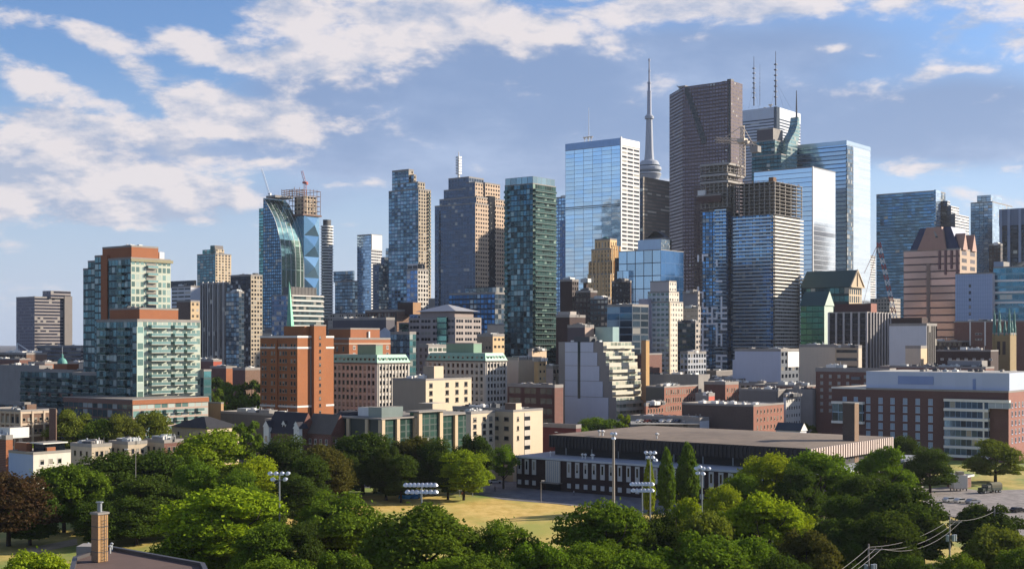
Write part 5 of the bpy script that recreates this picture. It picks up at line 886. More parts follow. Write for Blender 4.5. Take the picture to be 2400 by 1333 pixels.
for i,(xc,xl,xr,py,D,lab) in enumerate(((215,165,262,1046,425,'flat roofed beige row house left of the dark oak, with parapet chimneys'),(300,255,345,1040,432,'flat roofed beige row house with vents, second in the row from the left'),(385,338,430,1036,438,'flat roofed row house with brick stack at the right end of the low row'))):
    b=tower('row_house',lab,D,xc,xl,xr,py,(SB,SB if i<2 else BRICKR),(3,3.5),par=.8,roof=ROOFL,units=7); b.windows('L',rng(-b.wl+1,-1,3),[b.h-3.4],1.2,1.8,FRAMEB); b.windows('R',rng(1,b.wr-1,3),[b.h-3.4],1.2,1.8,FRAMEB)
b=B('hip_roofed_house','pale house with a big charcoal hipped roof behind the bright maple',478,486,402,560,'house'); h=b.z(1004); b.box('wall',(SB,plain('cream_render','#cbb99d')),-b.wl,0,0,b.wr,0,h); m=MB(); m.hip(-b.wl-.6,.6,-.6,b.wr+.6,h,b.z(976,-8,8),b.wl*.48,b.wr*.46); m.build('hipped_roof',BLKROOF,b.root); b.windows('L',rng(-b.wl+1,-1,3),[h-3.2],1.3,1.7,FRAMEW); b.windows('R',rng(1,b.wr-1,3),[h-3.2],1.3,1.7,FRAMEW)
# filler city behind: low blocks mostly hidden, each seen only as a roof edge
R=random.Random(21); k_=0
cols_=[('red brick',BRICKR),('pale grey',CONC),('beige',M_BEIGEW),('grey',GREYWALL_ if False else M_GREYWALL),('brown windowed',M_DKBR),('warm grey windowed',M_GREYW)]
for (px,py,D) in ((20,842,900),(60,858,760),(165,850,1000),(250,850,1200),(420,830,1300),(460,842,1000),(500,815,1400),(585,812,1500),(640,780,1250),(700,770,1250),(760,745,1250),(815,735,1200),(700,990,500),(1000,700,1200),(1230,760,900),(1290,770,860),(1310,800,800),(1400,790,780),(1470,830,760),(1540,880,740),(1580,890,760),(1640,870,820),(1690,885,800),(1760,900,680),(1850,905,640),(1880,915,620),(1900,880,760),(2100,850,900),(2210,800,800),(2060,700,1250),(2300,700,1250),(1610,880,700),(1670,890,720),(1790,915,620),(1240,905,690),(1150,960,480)):
    nm,ma=cols_[k_%6]; k_+=1; w=R.uniform(26,52)*D/900
    ww=w*F/D
    pos='beyond the left houses' if px<300 else 'left of centre' if px<900 else 'near the centre' if px<1400 else 'right of centre' if px<1900 else 'towards the right edge'
    b=B('low_building','low %s building in the dense blocks %s, %s row, number %d by distance'%(nm,pos,'far' if D>900 else 'near',k_),D,px+ww*.25,px-ww*.5,px+ww*.5,'building','low filler buildings'); b.root['label']='low %s building half hidden in the dense blocks %s'%(nm,pos); b.body((ma,ma),py,0,(3,3.4),par=.6,roof=R.choice([ROOFG,ROOFL,ROOFD])); b.units(3,-b.wl,0,0,b.wr,b.h,1.5,4)
# ---------------- ground, lawns, roads ----------------
def sheet(name,pts,z,mat,kind='structure',sub=None):
    m=MB(); m.face([(x,y,z) for x,y in pts],[(x,y) for x,y in pts]); return tag(m.build(name,mat),kind=kind)
def gnd(name,c1,c2,sc,rough=.95,c3=None,sc3=.02):
    m,g,b,o=newmat(name); tc=g.n('ShaderNodeTexCoord').outputs['Object']; tc=g.vm('MULTIPLY',tc,(1,.55,1))
    n=g.noise(tc,sc,8,.7); c=g.mix(g.ss(n,.35,.65),hx(c1),hx(c2))
    if c3: c=g.mix(g.ss(g.noise(tc,sc3,5,.6),.42,.6),c,hx(c3))
    g.put(b.inputs['Base Color'],c); b.inputs['Roughness'].default_value=rough; return m
GRD=gnd('city_ground_asphalt','#35343a','#4b4a4c',.08); LAWN=gnd('dry_lawn','#9a8a3a','#b8a254',.35,.95,'#6f7f2e',.035); ROAD=gnd('asphalt','#555459','#6d6b6e',.25); PATH=gnd('path_gravel','#a18a6c','#b49c7c',.6)
FIELD=gnd('straw_dry_field','#b3943f','#d0b062',.25,.95,'#93923a',.022)
sheet('ground',[(-9000,-300),(9000,-300),(9000,14000),(-9000,14000)],0,GRD)
sheet('lawn',[(-260,60),(260,60),(260,420),(150,520),(-260,470)],.03,LAWN)
sheet('field',[G(640,1230),G(700,1330),G(1500,1330),G(1520,1190),G(1330,1181),G(1180,1169),G(1000,1160),G(800,1163)],.06,FIELD)
sheet('driveway',[G(1080,1150),G(1180,1171),G(1340,1184),G(1700,1222),G(1700,1150),G(1211,1128),G(1120,1130)],.09,ROAD)
sheet('street',[G(560,1142),G(1120,1142),G(1240,1118),G(1240,1108),G(1100,1128),G(560,1126)],.10,ROAD)
sheet('parking_lot',[G(2130,1148),G(2195,1200),G(2420,1260),G(2600,1200),G(2600,1140),G(2300,1150),G(2230,1140)],.09,gnd('pale_asphalt','#6d6764','#8c8480',.4))
sheet('path',[G(270,1245),G(390,1236),G(395,1241),G(270,1252)],.08,PATH); sheet('path',[G(60,1285),G(180,1262),G(182,1276),G(60,1300)],.08,PATH)
m=MB(); A0=G(298,1279);A1=G(392,1266); m.face([(*A0,.12),(A1[0],A1[1],.12),(A1[0],A1[1]+.5,.12),(A0[0],A0[1]+.5,.12)]); tag(m.build('field_line',WHITE),kind='structure')
# kerbs
def kerb(a,c): 
    m=MB(); A=Vector((*a,0));C_=Vector((*c,0)); d=(C_-A).normalized(); n=Vector((-d.y,d.x,0))*.15; m.prism([tuple((A-n)[:2]),tuple((C_-n)[:2]),tuple((C_+n)[:2]),tuple((A+n)[:2])],0,.2); tag(m.build('kerb',CONC),kind='structure')
kerb(G(1080,1151),G(1340,1185)); kerb(G(560,1143),G(1100,1143)); kerb(G(2195,1201),G(2400,1256))
# ---------------- drill hall ----------------
b=B('drill_hall','long dark brick drill hall with tall white window panels and big flat roof behind','hall' and 346.8,1914,1210.5,2165,'hall')
b.wl=99.4+.0; b.ox,b.oy=1.4+.788*99.4,408-.6157*99.4; b.root.location=(b.ox,b.oy,0); b.wr=76.4
WL=b.wl; AB=brick('hall_black_brick','#33201f','#281a1a','#3d302d'); RB=plain('hall_side_bands','#8c7d76',.8)
b.box('wall',(AB,AB),-WL,0,0,b.wr,0,9.2,None,roof=ROOFL)
b.box('white_roof_edge',plain('pale_blue_white_fascia','#b3b9c0',.6),-WL-.5,.5,-.5,b.wr+.5,9.25,9.85,roof=plain('pale_grey_membrane','#8f939a',.8))
HP=plain('white_window_panel','#b9b9b7',.6)
pm=MB(); pm.box(-.75,.75,-.18,.05,0,4.6,mi=0); pm.box(-.3,.3,-.24,-.18,1.5,4.0,mi=1); pm=pm.mesh('tall_window',[HP,PANE]); sq=MB(); sq.box(-.65,.65,-.16,.05,0,1.4); sq=sq.mesh('basement_window',HP)
tx=[b.lx(p) for p in (1218,1235,1252)]+[b.lx(1334)+i*3.02 for i in range(26)]
for u in tx:
    if u>-2: continue
    b.place('tall_window',pm,'L',u,4.4); b.place('basement_window',sq,'L',u,1.2)
xa,xb=b.lx(1281),b.lx(1314); b.box('white_entrance_panel',plain('entrance_panel_white','#bcbab4',.6),xa,xb,-.6,.1,2.6,9.1); b.box('entrance_canopy',CONC,xa-1,xb+.6,-2,.1,2.3,2.6); b.box('dark_entrance',PANE,xa,xb,-.3,.1,0,2.3)
for i in range(1,7): x=xa+(xb-xa)*i/7; b.box('panel_joint',plain('joint_grey','#6c7d98'),x-.05,x+.05,-.66,-.5,2.7,9)
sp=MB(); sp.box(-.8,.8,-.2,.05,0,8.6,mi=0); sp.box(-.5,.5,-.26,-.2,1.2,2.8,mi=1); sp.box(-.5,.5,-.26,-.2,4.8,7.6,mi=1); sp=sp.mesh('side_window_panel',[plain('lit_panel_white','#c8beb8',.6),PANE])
for i in range(20): b.place('side_window_panel',sp,'R',b.wr-1.4-i*3.7,.3)
HX0,HX1,HY0,HY1=-WL+5.9,-WL+93,9.7,66
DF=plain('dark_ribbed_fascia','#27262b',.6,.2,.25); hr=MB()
hr.box(HX0+1,HX1-1,HY0+1,HY1-1,9.9,15.9,mi=0); hr.build('upper_hall',[plain('hall_recess_dark','#1b1a1d',.8)],b.root)
hr=MB(); hr.box(HX0-.3,HX1+.3,HY0-.3,HY1+.3,12.3,15.9); 
n=int((HX1-HX0)/1.25)
for i in range(n+1): x=HX0+(HX1-HX0)*i/n; hr.box(x-.16,x+.16,HY0-.62,HY0-.2,12.2,16.0)
hr.build('ribbed_fascia',[DF],b.root)
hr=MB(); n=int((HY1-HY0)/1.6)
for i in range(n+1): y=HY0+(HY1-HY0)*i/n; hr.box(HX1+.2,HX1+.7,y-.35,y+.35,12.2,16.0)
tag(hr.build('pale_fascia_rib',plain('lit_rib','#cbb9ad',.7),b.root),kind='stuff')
hr=MB(); hr.hip(HX0-.2,HX1+.2,HY0-.2,HY1+.2,16.02,17.0,30,26); hr.build('hall_roof',flatroof('hall_gravel','#62564b','#7d6d5d'),b.root)
for i in range(9): x=HX0+6+i*(HX1-HX0-10)/8; hr=MB(); hr.bar((x,HY0-.1,9.9),(x,HY0-.1,12.3),.16); hr.build('steel_column',STEEL,b.root)
for (px,py,w) in ((1372,1054,.5),(1389,1053,.8),(1365,1056,.5),(1290,1040,.4)): x=b.lx(px,4); hr=MB(); hr.bar((x,4,9.85),(x,4,10.9),w*.4); hr.lathe([(.05,11.5),(w,11.1),(w*.6,10.8)],10,x,4); hr.build('roof_vent',WHITE,b.root)
for px,py in ((1405,1018),(1413,1018),(1540,1027)): x=b.lx(px,HY0+4); hr=MB(); hr.bar((x,HY0+4,16),(x,HY0+4,17.4),.2); hr.lathe([(.05,18),(.7,17.6),(.4,17.2)],10,x,HY0+4); hr.build('roof_vent',WHITE,b.root)
q=B('brick_chimney','dark brick slab chimney beside the big flat roof of the drill hall',384,2003,1975,2013,'chimney'); q.body((brick('chimney_brick_shaded','#3b2b27','#33251f'),brick('chimney_brick_sunlit','#80603f','#705238')),946,0,None,par=0); q.box('chimney_cap',CONC,-q.wl-.1,.1,-.1,q.wr+.1,q.h,q.h+.3)  # one brick in two tones: shade on the left, sunlight painted on the right
# shed, plant container, truck
t=thing('roof_shelter','small brick shelter with a white rimmed flat roof behind the cream container','shelter',(*G(2243,1142),0),-TH)
for i,(a,c_) in enumerate(((-3.4,2.6),)):
    m=MB(); m.box(-3,3,-.2,4,0,3.4); m.build('wall',BRICKR,t); m=MB(); m.box(-3.8,3.6,-1,4.8,3.4,3.7); m.build('roof',ROOFL,t)
    m=MB(); m.box(-3.9,3.7,-1.1,-.9,3.4,3.95);m.box(-3.9,3.7,4.7,4.9,3.4,3.95); m.box(-3.9,-3.7,-.9,4.7,3.4,3.95); m.box(3.5,3.7,-.9,4.7,3.4,3.95); m.build('roof_rim',WHITE,t)
t=thing('equipment_container','cream box container on legs with a cooling unit on top','container',(*G(2249,1150),0),math.radians(8))
CC=plain('cream_container','#e3d8c6',.6); m=MB(); m.box(-2.6,2.0,-1.2,1.4,.9,4.9); 
for i in range(9): m.box(-2.5+i*.52,-2.4+i*.52,-1.28,-1.2,1,4.8)
m.build('container_body',CC,t); m=MB(); m.box(-1,1,-.9,.9,4.95,5.9); m.box(-.8,.8,-.95,-.9,5.1,5.75); m.build('cooling_unit',[plain('beige_metal','#a79b84',.6)],t); m=MB()
for x in (-2.3,-.3,1.7):
    for y in (-1,1.2): m.box(x-.12,x+.12,y-.12,y+.12,0,.9)
m.box(-2.5,1.9,-1,1.2,.72,.88); m.build('support_frame',UNITD,t); m=MB(); m.box(-3.2,-2.62,-.9,.2,1.2,2.6); m.bar((-3.1,-1,1),(-3.1,-1,3.6),.06); m.build('side_step',WHITE,t)
OL=plain('olive_truck_paint','#2f3a2a',.6); CV=plain('olive_canvas','#6a6650',.9); TY=plain('black_tyre','#131313',.9)
def wheel(par,x,y,r=.5,w=.3):
    m=MB(); m.bar((x,y-w/2,r),(x,y+w/2,r),r,0,16); o=m.build('wheel',TY,par); m=MB(); m.bar((x,y-w/2-.02,r),(x,y+w/2+.02,r),r*.5,0,10); m.build('rim',STEEL,o)
t=thing('army_truck','dark olive truck with a tan canvas cover parked under the round tree','truck',(*G(2320,1155),0),math.radians(28))
m=MB(); m.box(-3.9,-2.2,-1.0,1.0,.7,1.75); m.box(-4.05,-3.9,-1.1,1.1,.55,.95); m.build('bonnet',OL,t); m=MB(); m.box(-2.2,-.6,-1.15,1.15,.7,2.6); m.build('cab',OL,t); m=MB(); m.box(-2.26,-2.2,-.95,.95,1.8,2.45); m.box(-2,-.9,-1.2,-1.15,1.75,2.4); m.box(-2,-.9,1.15,1.2,1.75,2.4); m.build('windscreen',PANE,t)
m=MB(); m.prism(rrect(-.4,4,-1.2,1.2,.1),1.0,1.7); m.build('load_bed',OL,t); m=MB()
for s in range(6):
    a0=math.pi*s/6;a1=math.pi*(s+1)/6; m.face([(-.3,-1.2*math.cos(a0),2.4+.8*math.sin(a0)),(3.9,-1.2*math.cos(a0),2.4+.8*math.sin(a0)),(3.9,-1.2*math.cos(a1),2.4+.8*math.sin(a1)),(-.3,-1.2*math.cos(a1),2.4+.8*math.sin(a1))])
m.box(-.3,3.9,-1.2,1.2,1.7,2.4); m.face([(-.3,-1.2*math.cos(math.pi*s/6),2.4+.8*math.sin(math.pi*s/6)) for s in range(7)]); m.face([(3.9,1.2*math.cos(math.pi*s/6),2.4+.8*math.sin(math.pi*s/6)) for s in range(7)]); m.build('canvas_cover',CV,t)
for x in (-3.1,1.6,2.9):
    for y in (-1.05,1.05): wheel(t,x,y,.55)
# cars
CARM={}
def car_body():
    m=MB(); P=[(-2.2,.35),(2.2,.35),(2.25,.8),(2.0,.98),(1.1,1.0),(.5,1.42),(-1.2,1.45),(-1.75,1.0),(-2.15,.95)]
    w=.88
    m.face([(x,-w,z) for x,z in P]); m.face([(x,w,z) for x,z in reversed(P)])
    for i in range(len(P)): a=P[i];c=P[(i+1)%len(P)]; m.face([(a[0],-w,a[1]),(a[0],w,a[1]),(c[0],w,c[1]),(c[0],-w,c[1])])
    return m
gl=MB(); 
for y in (-.89,.89): gl.box(-1.45,.7,y-.01,y+.01,1.02,1.36)
gl.face([(1.08,-.75,1.03),(1.08,.75,1.03),(.54,.75,1.4),(.54,-.75,1.4)]); gl=gl.mesh('windows',PANE); wh=MB()
wh.bar((0,-.12,.33),(0,.12,.33),.33,0,14); wh=wh.mesh('wheel',TY)
def car(label,px,py,rz,col,group=None,z=0,D=None):
    x,y=G(px,py) if D is None else W2(px,D); t=thing('parked_car',label,'car',(x,y,z),rz,group); key='car_paint_'+col.strip('#')
    if key not in CARM: CARM[key]=car_body().mesh('body',plain(key,col,.25,.3,.05))
    link('body',CARM[key],t); link('windows',gl,t,(0,0,.01))
    for xx in (-1.35,1.4):
        for yy in (-.82,.82): link('wheel',wh,t,(xx,yy,0))
car('black car parked on the street under the trees left of the field',873,1140,0,'#17181b'); car('dark grey car parked on the street left of the blue tents',940,1136,.05,'#26272b'); car('silver car on the street behind the tree trunks',1010,1134,0,'#8c9096'); car('white car near the street left of the drill hall',1160,1132,.2,'#c9c9c7')
for px,py,col,lab in ((2226,1176,'#c9c9c7','white car at the near edge of the parking lot, left of two others'),(2252,1178,'#d0cdc6','cream car between two others at the near edge of the parking lot'),(2280,1180,'#8c9096','silver car right of the cream one at the near edge of the parking lot'),(2385,1200,'#1f2126','black car at the right edge of the parking lot')): car(lab,px,py,.5,col)
for i,(px,col,lab) in enumerate(((1500,'#c9c9c7','white car at the left end of the parking row'),(1518,'#5a1d1c','dark red car in the parking row'),(1536,'#23262b','black car in the parking row'),(1554,'#b9bcc0','silver car in the middle of the parking row'),(1572,'#c9c9c7','white car right of the silver one in the parking row'),(1590,'#2c3b54','blue car in the parking row'),(1608,'#8a8d90','grey car at the right end of the parking row'))):
    car(lab+' behind the arena roof',px,0,-TH+1.57,col,'cars parked behind the drill hall',D=566,z=HC+(HY-982)*566/F-1.4)
sheet('rooftop_deck',[W2(1478,556),W2(1640,556),W2(1640,580),W2(1478,580)],HC+(HY-982)*566/F-1.42,ROOFL)
# ---------------- field lights and poles ----------------
LAMP=plain('lamp_reflector','#c9cdd4',.3,.4)
lh=MB(); lh.lathe([(.08,.35),(.3,.25),(.52,-.05),(.46,-.12)],12); lh.lathe([(.46,-.12),(.05,-.06)],12); lh=lh.mesh('lamp_head',LAMP)
def field_light(label,px,py,D,h,lamps,r=.16,wood=False):
    x,y=W2(px,D); t=thing('field_light',label,'floodlight pole',(x,y,0),0,'floodlights round the field')
    m=MB(); m.bar((0,0,0),(0,0,h),(r*1.3,r*.8),0,10); m.build('pole',plain('weathered_pole','#9a9187',.8) if wood else STEEL,t)
    zs=sorted(set(z for _,z,_ in lamps)); m=MB()
    for z in zs: xs=[a for a,zz_,_ in lamps if zz_==z]; m.box(min(xs)-.2,max(xs)+.2,-.08,.08,h+z-.06,h+z+.06)
    m.build('crossarm',STEEL,t)
    for a,z,ry in lamps: o=link('lamp_head',lh,t,(a,-.1,h+z+.1)); o.rotation_euler=(math.radians(35),math.radians(ry),0)
field_light('floodlight pole with six lamps left of the field, in front of the bright maple',655,1180,250,20,[(-1.7,0,20),(-.6,0,10),(.5,0,-10),(1.6,0,-20),(-1.2,-1.1,20),(1.1,-1.1,-20)])
field_light('floodlight pole with a wide double bank of lamps at the centre of the field',988,1180,230,20,[(i*.72-2.7,0,0) for i in range(8)]+[(i*.8-2.4,-1.2,0) for i in range(7)])
field_light('tall thick floodlight pole with two lamps in front of the drill hall',1438,1170,300,24,[(-.3,0,20),(.3,0,-20),(0,-1,0)],.3,True)
field_light('slim floodlight pole with a tight cluster of lamps left of the poplars',1524,1180,285,21,[(-.9,0,20),(0,0,0),(.9,0,0),(-.5,-1,10),(.5,-1,0),(1.1,-1.6,0)])
field_light('short floodlight pole with double row of lamps left of the poplars',1505,1180,250,18,[(i*.62-1.9,0,0) for i in range(7)]+[(i*.7-1.7,-1.2,0) for i in range(6)])
field_light('floodlight pole with clustered lamps right of the poplars',1645,1180,265,19.5,[(-1.1,0,20),(-.4,.3,0),(.3,0,0),(1.3,0,-20),(-.8,-.9,0),(.2,-1,0)])
def lamp_post(label,px,py,h,arm,head='cobra'):
    x,y=G(px,py); t=thing('street_lamp',label,'street lamp',(x,y,0)); m=MB(); m.bar((0,0,0),(0,0,h),(.12,.07),0,8); m.build('pole',CONC,t)
    m=MB(); m.bar((0,0,h),(arm,0,h+.5),.05); m.build('arm',STEEL,t); m=MB(); m.prism(rrect(arm-.2,arm+.7,-.2,.2,.12),h+.4,h+.6); m.build('lamp_head',WHITE,t)
lamp_post('small round headed lamp post on the driveway edge in front of the drill hall',1268,1177,5.6,.25); lamp_post('street lamp with one arm behind the left end of the drill hall',1322,1108,13.5,-3)
lamp_post('street lamp between the oak and the maple on the left lawn',318,1245,19,-2.5)
t=thing('basketball_hoop','basketball hoop on a pole beside the near brick chimney','basketball hoop',(*G(276,1265),0)); m=MB(); m.bar((0,0,0),(0,0,4),.09); m.build('pole',STEEL,t); m=MB(); m.box(-1.6,-.1,-.05,.05,2.9,3.9); m.build('backboard',plain('grey_board','#7d8288'),t)
for lab,px,py,h,cans in (('wooden utility pole with three grey transformer cans, upper one at right',2226,1330,12.0,3),('wooden utility pole with transformer cans at the bottom edge of the photo',2036,1400,12,3),('slim utility pole furthest right with small cans',2331,1310,12,2)):
    D={2226:249,2036:216,2331:262}[px]; t=thing('utility_pole',lab,'utility pole',(*W2(px,D),0),0,'utility poles carrying the wires'); m=MB(); m.bar((0,0,0),(0,0,h),(.2,.13),0,10); m.build('pole',plain('grey_timber','#8b857d',.9),t)
    m=MB(); m.box(-.1,2.3,-.08,.08,h-1.0,h-.82); m.bar((0,0,h-1.6),(2,0,h-.95),.05); m.build('crossarm',plain('grey_timber','#8b857d',.9),t)
    for i in range(cans): m=MB(); x=(-.55,.55,1.05)[i] if cans==3 else (-.4,.5)[i]; m.lathe([(.01,h-3.3),(.3,h-3.3),(.3,h-4.5),(.01,h-4.5)][::-1],12,x,(-.3 if i<2 else .1)); m.build('transformer_can',plain('transformer_grey','#9aa3a8',.5,.3),t)
    for x in (.1,1.1,2.1): m=MB(); m.lathe([(.01,h-.55),(.08,h-.6),(.1,h-.8),(.01,h-.82)][::-1],8,x,0); m.build('insulator',plain('ceramic','#6d5b52',.4),t)
def wire(label,a,c,sag,off=0):
    cu=MB(); A=Vector(a);C_=Vector(c); n=14; P=[A+(C_-A)*i/n-Vector((0,0,sag*4*(i/n)*(1-i/n))) for i in range(n+1)]
    for i in range(n): cu.bar(P[i],P[i+1],.028,0,4)
    tag(cu.build('wire',plain('wire_grey','#8f8d88',.6)),label,'cable',group='overhead wires')
pA=Vector((*W2(2226,249),0));pB=Vector((*W2(2036,216),0));pC=Vector((*W2(2331,262),0)); pD=Vector((-.0+W2(1760,160)[0],160,0))
for i,(x,z) in enumerate(((.1,11.5),(1.1,11.2),(2.1,11.2))):
    q_=('uppermost','middle','lowest')[i]
    wire('%s wire sagging between the two nearest utility poles'%q_,pB+Vector((x,0,z)),pA+Vector((x,0,z)),1.2+.5*i); wire('%s wire running down to the bottom edge from the nearest utility pole'%q_,pD+Vector((x,0,z)),pB+Vector((x,0,z)),1)
    if i==0: wire('wire from the tall utility pole to the furthest right pole',pA+Vector((x,0,z)),pC+Vector((x,0,z)),.8)
# tents, canopy, people
for i,(px,w,lab,col) in enumerate(((952,2.4,'bright blue tent at the shaded edge of the field','#1f7fa8'),(972,2.0,'second blue tent just right of the larger one','#2a6f9c'))):
    t=thing('tent',lab,'tent',(*G(px,1167),0),.3); m=MB(); m.lathe([(w,0),(w*.92,.7),(w*.6,1.5),(.05,1.9)],10); o=m.build('tent_shell',plain('tent_'+col.strip('#'),col,.6),t); m=MB(); m.face([(w*.3,-w*.96,.02),(w*.62,-w*.8,.02),(w*.38,-w*.72,1.1)]); m.build('tent_door',PANE,t)
t=thing('canopy','small white canopy on posts at the far edge of the field','canopy',(*G(1092,1163),0)); m=MB(); m.hip(-2,2,-1.5,1.5,2,2.6,1.6,1.2); m.build('canopy_top',WHITE,t)
for x in (-1.9,1.9):
    for y in (-1.4,1.4): m=MB(); m.bar((x,y,0),(x,y,2),.05); m.build('leg',STEEL,t)
def person(label,px,py,shirt,trouser,skin='#8d6248',rz=0,sit=False,stride=.12):
    x,y=G(px,py); t=thing('person',label,'person',(x,y,0.07),rz); V=[(0,0,.95),(0,0,1.2),(0,0,1.42),(0,0,1.52),(0,-.02,1.66),(0,-.01,1.75),(.2,0,1.42),(.27,.03,1.15),(.26,-.08,.9),(-.2,0,1.42),(-.27,.0,1.15),(-.26,-.1,.9),(.1,0,.9),(.12,-stride,.5),(.12,-stride*.4,.06),(.12,-.18-stride*.4,.03),(-.1,0,.9),(-.12,stride*.3,.5),(-.12,stride,.06),(-.12,stride-.18,.03)]
    E=[(0,1),(1,2),(2,3),(3,4),(4,5),(2,6),(6,7),(7,8),(2,9),(9,10),(10,11),(0,12),(12,13),(13,14),(14,15),(0,16),(16,17),(17,18),(18,19)]
    Rr=[.15,.15,.14,.06,.1,.08,.06,.045,.03,.06,.045,.03,.09,.065,.045,.035,.09,.065,.045,.035]
    me=bpy.data.meshes.new('body'); me.from_pydata(V,E,[]); o=link('body',me,t); mo=o.modifiers.new('s','SKIN')
    for i,r in enumerate(Rr): me.skin_vertices[0].data[i].radius=(r,r*.8)
    me.skin_vertices[0].data[0].use_root=True; ss=o.modifiers.new('u','SUBSURF'); ss.levels=1; ss.render_levels=1
    mm,g,bb,oo=newmat('clothes_'+label[:12].replace(' ','_')); z=g.sep(g.n('ShaderNodeTexCoord').outputs['Object'])[2]
    c=g.mix(g.m('GREATER_THAN',z,.95),hx(trouser),hx(shirt)); c=g.mix(g.m('GREATER_THAN',z,1.5),c,hx(skin)); g.put(bb.inputs['Base Color'],c); bb.inputs['Roughness'].default_value=.9; me.materials.append(mm)
    m=MB(); m.lathe([(.02,1.84),(.09,1.8),(.115,1.72),(.1,1.66)],10,0,.01); m.build('hair',plain('dark_hair','#1d1712',.9),t)
person('person in a salmon top standing beside the small white canopy',1083,1166,'#b0574a','#2c3142'); person('person in a yellow green shirt right of the small white canopy',1108,1163,'#a3a83a','#3a3a3a'); person('person in dark clothes walking on the driveway before the drill hall',1160,1152,'#2c2c33','#23252b',rz=1.2,stride=.25); person('person in a pale shirt walking near the hall entrance',1345,1162,'#b5b5b5','#2c3142',rz=1.4,stride=.25)
# ---------------- near roof with its chimney ----------------
zr=20.6; Dz=lambda py:(HC-zr)*F/(py-HY)
def Rf(px,py): D=Dz(py); return ((px-1200)*D/F,D)
t=thing('near_building','near flat roofed building with reddish brown roof and dark metal edge at the lower left','building',(0,0,0))
NB_=brick('near_tan_brick','#a57f58','#93714e'); NR=flatroof('red_brown_roofing','#4c3b35','#5e4a42')
fp=[Rf(120,1500),Rf(560,1500),Rf(479,1325),Rf(254,1284),Rf(172,1311)]
m=MB(); m.prism(fp,0,zr,None,0,1); m.build('wall',[NB_,NR],t)
m=MB()
for i in (2,3,0,1,4):
    a=Vector(fp[i]);c=Vector(fp[(i+1)%5]); d=(c-a).normalized(); n=Vector((-d.y,d.x)); w=.45; m.prism([tuple(a-n*.05),tuple(c-n*.05),tuple(c+n*w),tuple(a+n*w)],zr-.4,zr+.35+.002*i)
m.build('roof_edge',plain('dark_roof_edging','#4d4a4a',.5,.4),t)
zz_=[(177,1283,205,1300)]
m=MB(); p=Rf(196,1302); m.box(p[0]-1.0,p[0]+1.3,p[1]+.5,p[1]+3,zr-1,zr+1.0); m.build('roof_hatch',CONC,t)
for px,py in ((207,1290),(262,1290),(258,1296)): p=Rf(px,py); m=MB(); m.bar((p[0],p[1],zr),(p[0],p[1],zr+.8),.12); m.lathe([(.02,zr+1.0),(.22,zr+.85),(.18,zr+.75)],8,*p); m.build('roof_vent',UNIT,t)
b=B('brick_chimney','square tan brick chimney with a metal flue and rungs on the near roof',146,230,214,253,'chimney'); zc=b.z(1206)
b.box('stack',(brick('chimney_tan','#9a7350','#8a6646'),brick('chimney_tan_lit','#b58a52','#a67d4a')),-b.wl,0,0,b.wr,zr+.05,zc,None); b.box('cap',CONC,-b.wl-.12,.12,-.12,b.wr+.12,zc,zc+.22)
m=MB(); m.lathe([(.26,zc+.2),(.26,zc+1.2),(.42,zc+1.25),(.42,zc+1.35),(.1,zc+1.36)],14,-b.wl/2,b.wr/2); m.build('flue',STEEL,b.root)
m=MB(); y=b.wr*.6
for dy in (-.22,.22): m.bar((.12,y+dy,zr+.1),(.12,y+dy,zc),.03,0,4)
for i in range(13): z=zr+.3+i*.36; m.bar((.12,y-.22,z),(.12,y+.22,z),.025,0,4)
m.build('ladder',UNITD,b.root)
for i in range(3): z=zr+1.1+i*1.4; b.box('steel_band',UNITD,-b.wl-.03,.03,-.03,b.wr+.03,z,z+.07)
# ---------------- trees ----------------
import numpy as np
HAZE=.00003
def leafmat(name):
    m,g,b,o=newmat(name); oi=g.n('ShaderNodeObjectInfo'); tc=g.n('ShaderNodeTexCoord').outputs['Object']
    nz=g.noise(tc,9.0,3,.6); fine=g.n('ShaderNodeTexWhiteNoise',noise_dimensions='3D'); g.put(fine.inputs[0],g.vm('SCALE',g.n('ShaderNodeNewGeometry').outputs['Position'],sc=1.7))
    geo=g.n('ShaderNodeNewGeometry'); rp=geo.outputs['Random Per Island']
    k=g.m('ADD',g.m('MULTIPLY',rp,.7),g.m('ADD',.35,g.m('MULTIPLY',nz,.6)))
    c=g.mix(1.0,oi.outputs['Color'],g.comb(k,k,k),'MULTIPLY'); c=g.mix(g.m('MULTIPLY',nz,.35),c,(.16,.17,.02))
    c=g.mix(g.ss(nz,.3,.7),c,g.mix(1.0,oi.outputs['Color'],(1.25,1.12,.8),'MULTIPLY'))
    df=g.n('ShaderNodeBsdfDiffuse'); g.put(df.inputs[0],c); tr=g.n('ShaderNodeBsdfTranslucent'); g.put(tr.inputs[0],g.mix(1.0,c,(1.25,1.2,.6),'MULTIPLY')); mx=g.n('ShaderNodeMixShader'); mx.inputs[0].default_value=.32
    m.node_tree.links.new(df.outputs[0],mx.inputs[1]); m.node_tree.links.new(tr.outputs[0],mx.inputs[2]); m.node_tree.links.new(mx.outputs[0],o.inputs[0]); m.node_tree.nodes.remove(b); return m
LEAF=leafmat('leaves'); BARK=plain('bark','#3a2f27',.95,0,.3,1)
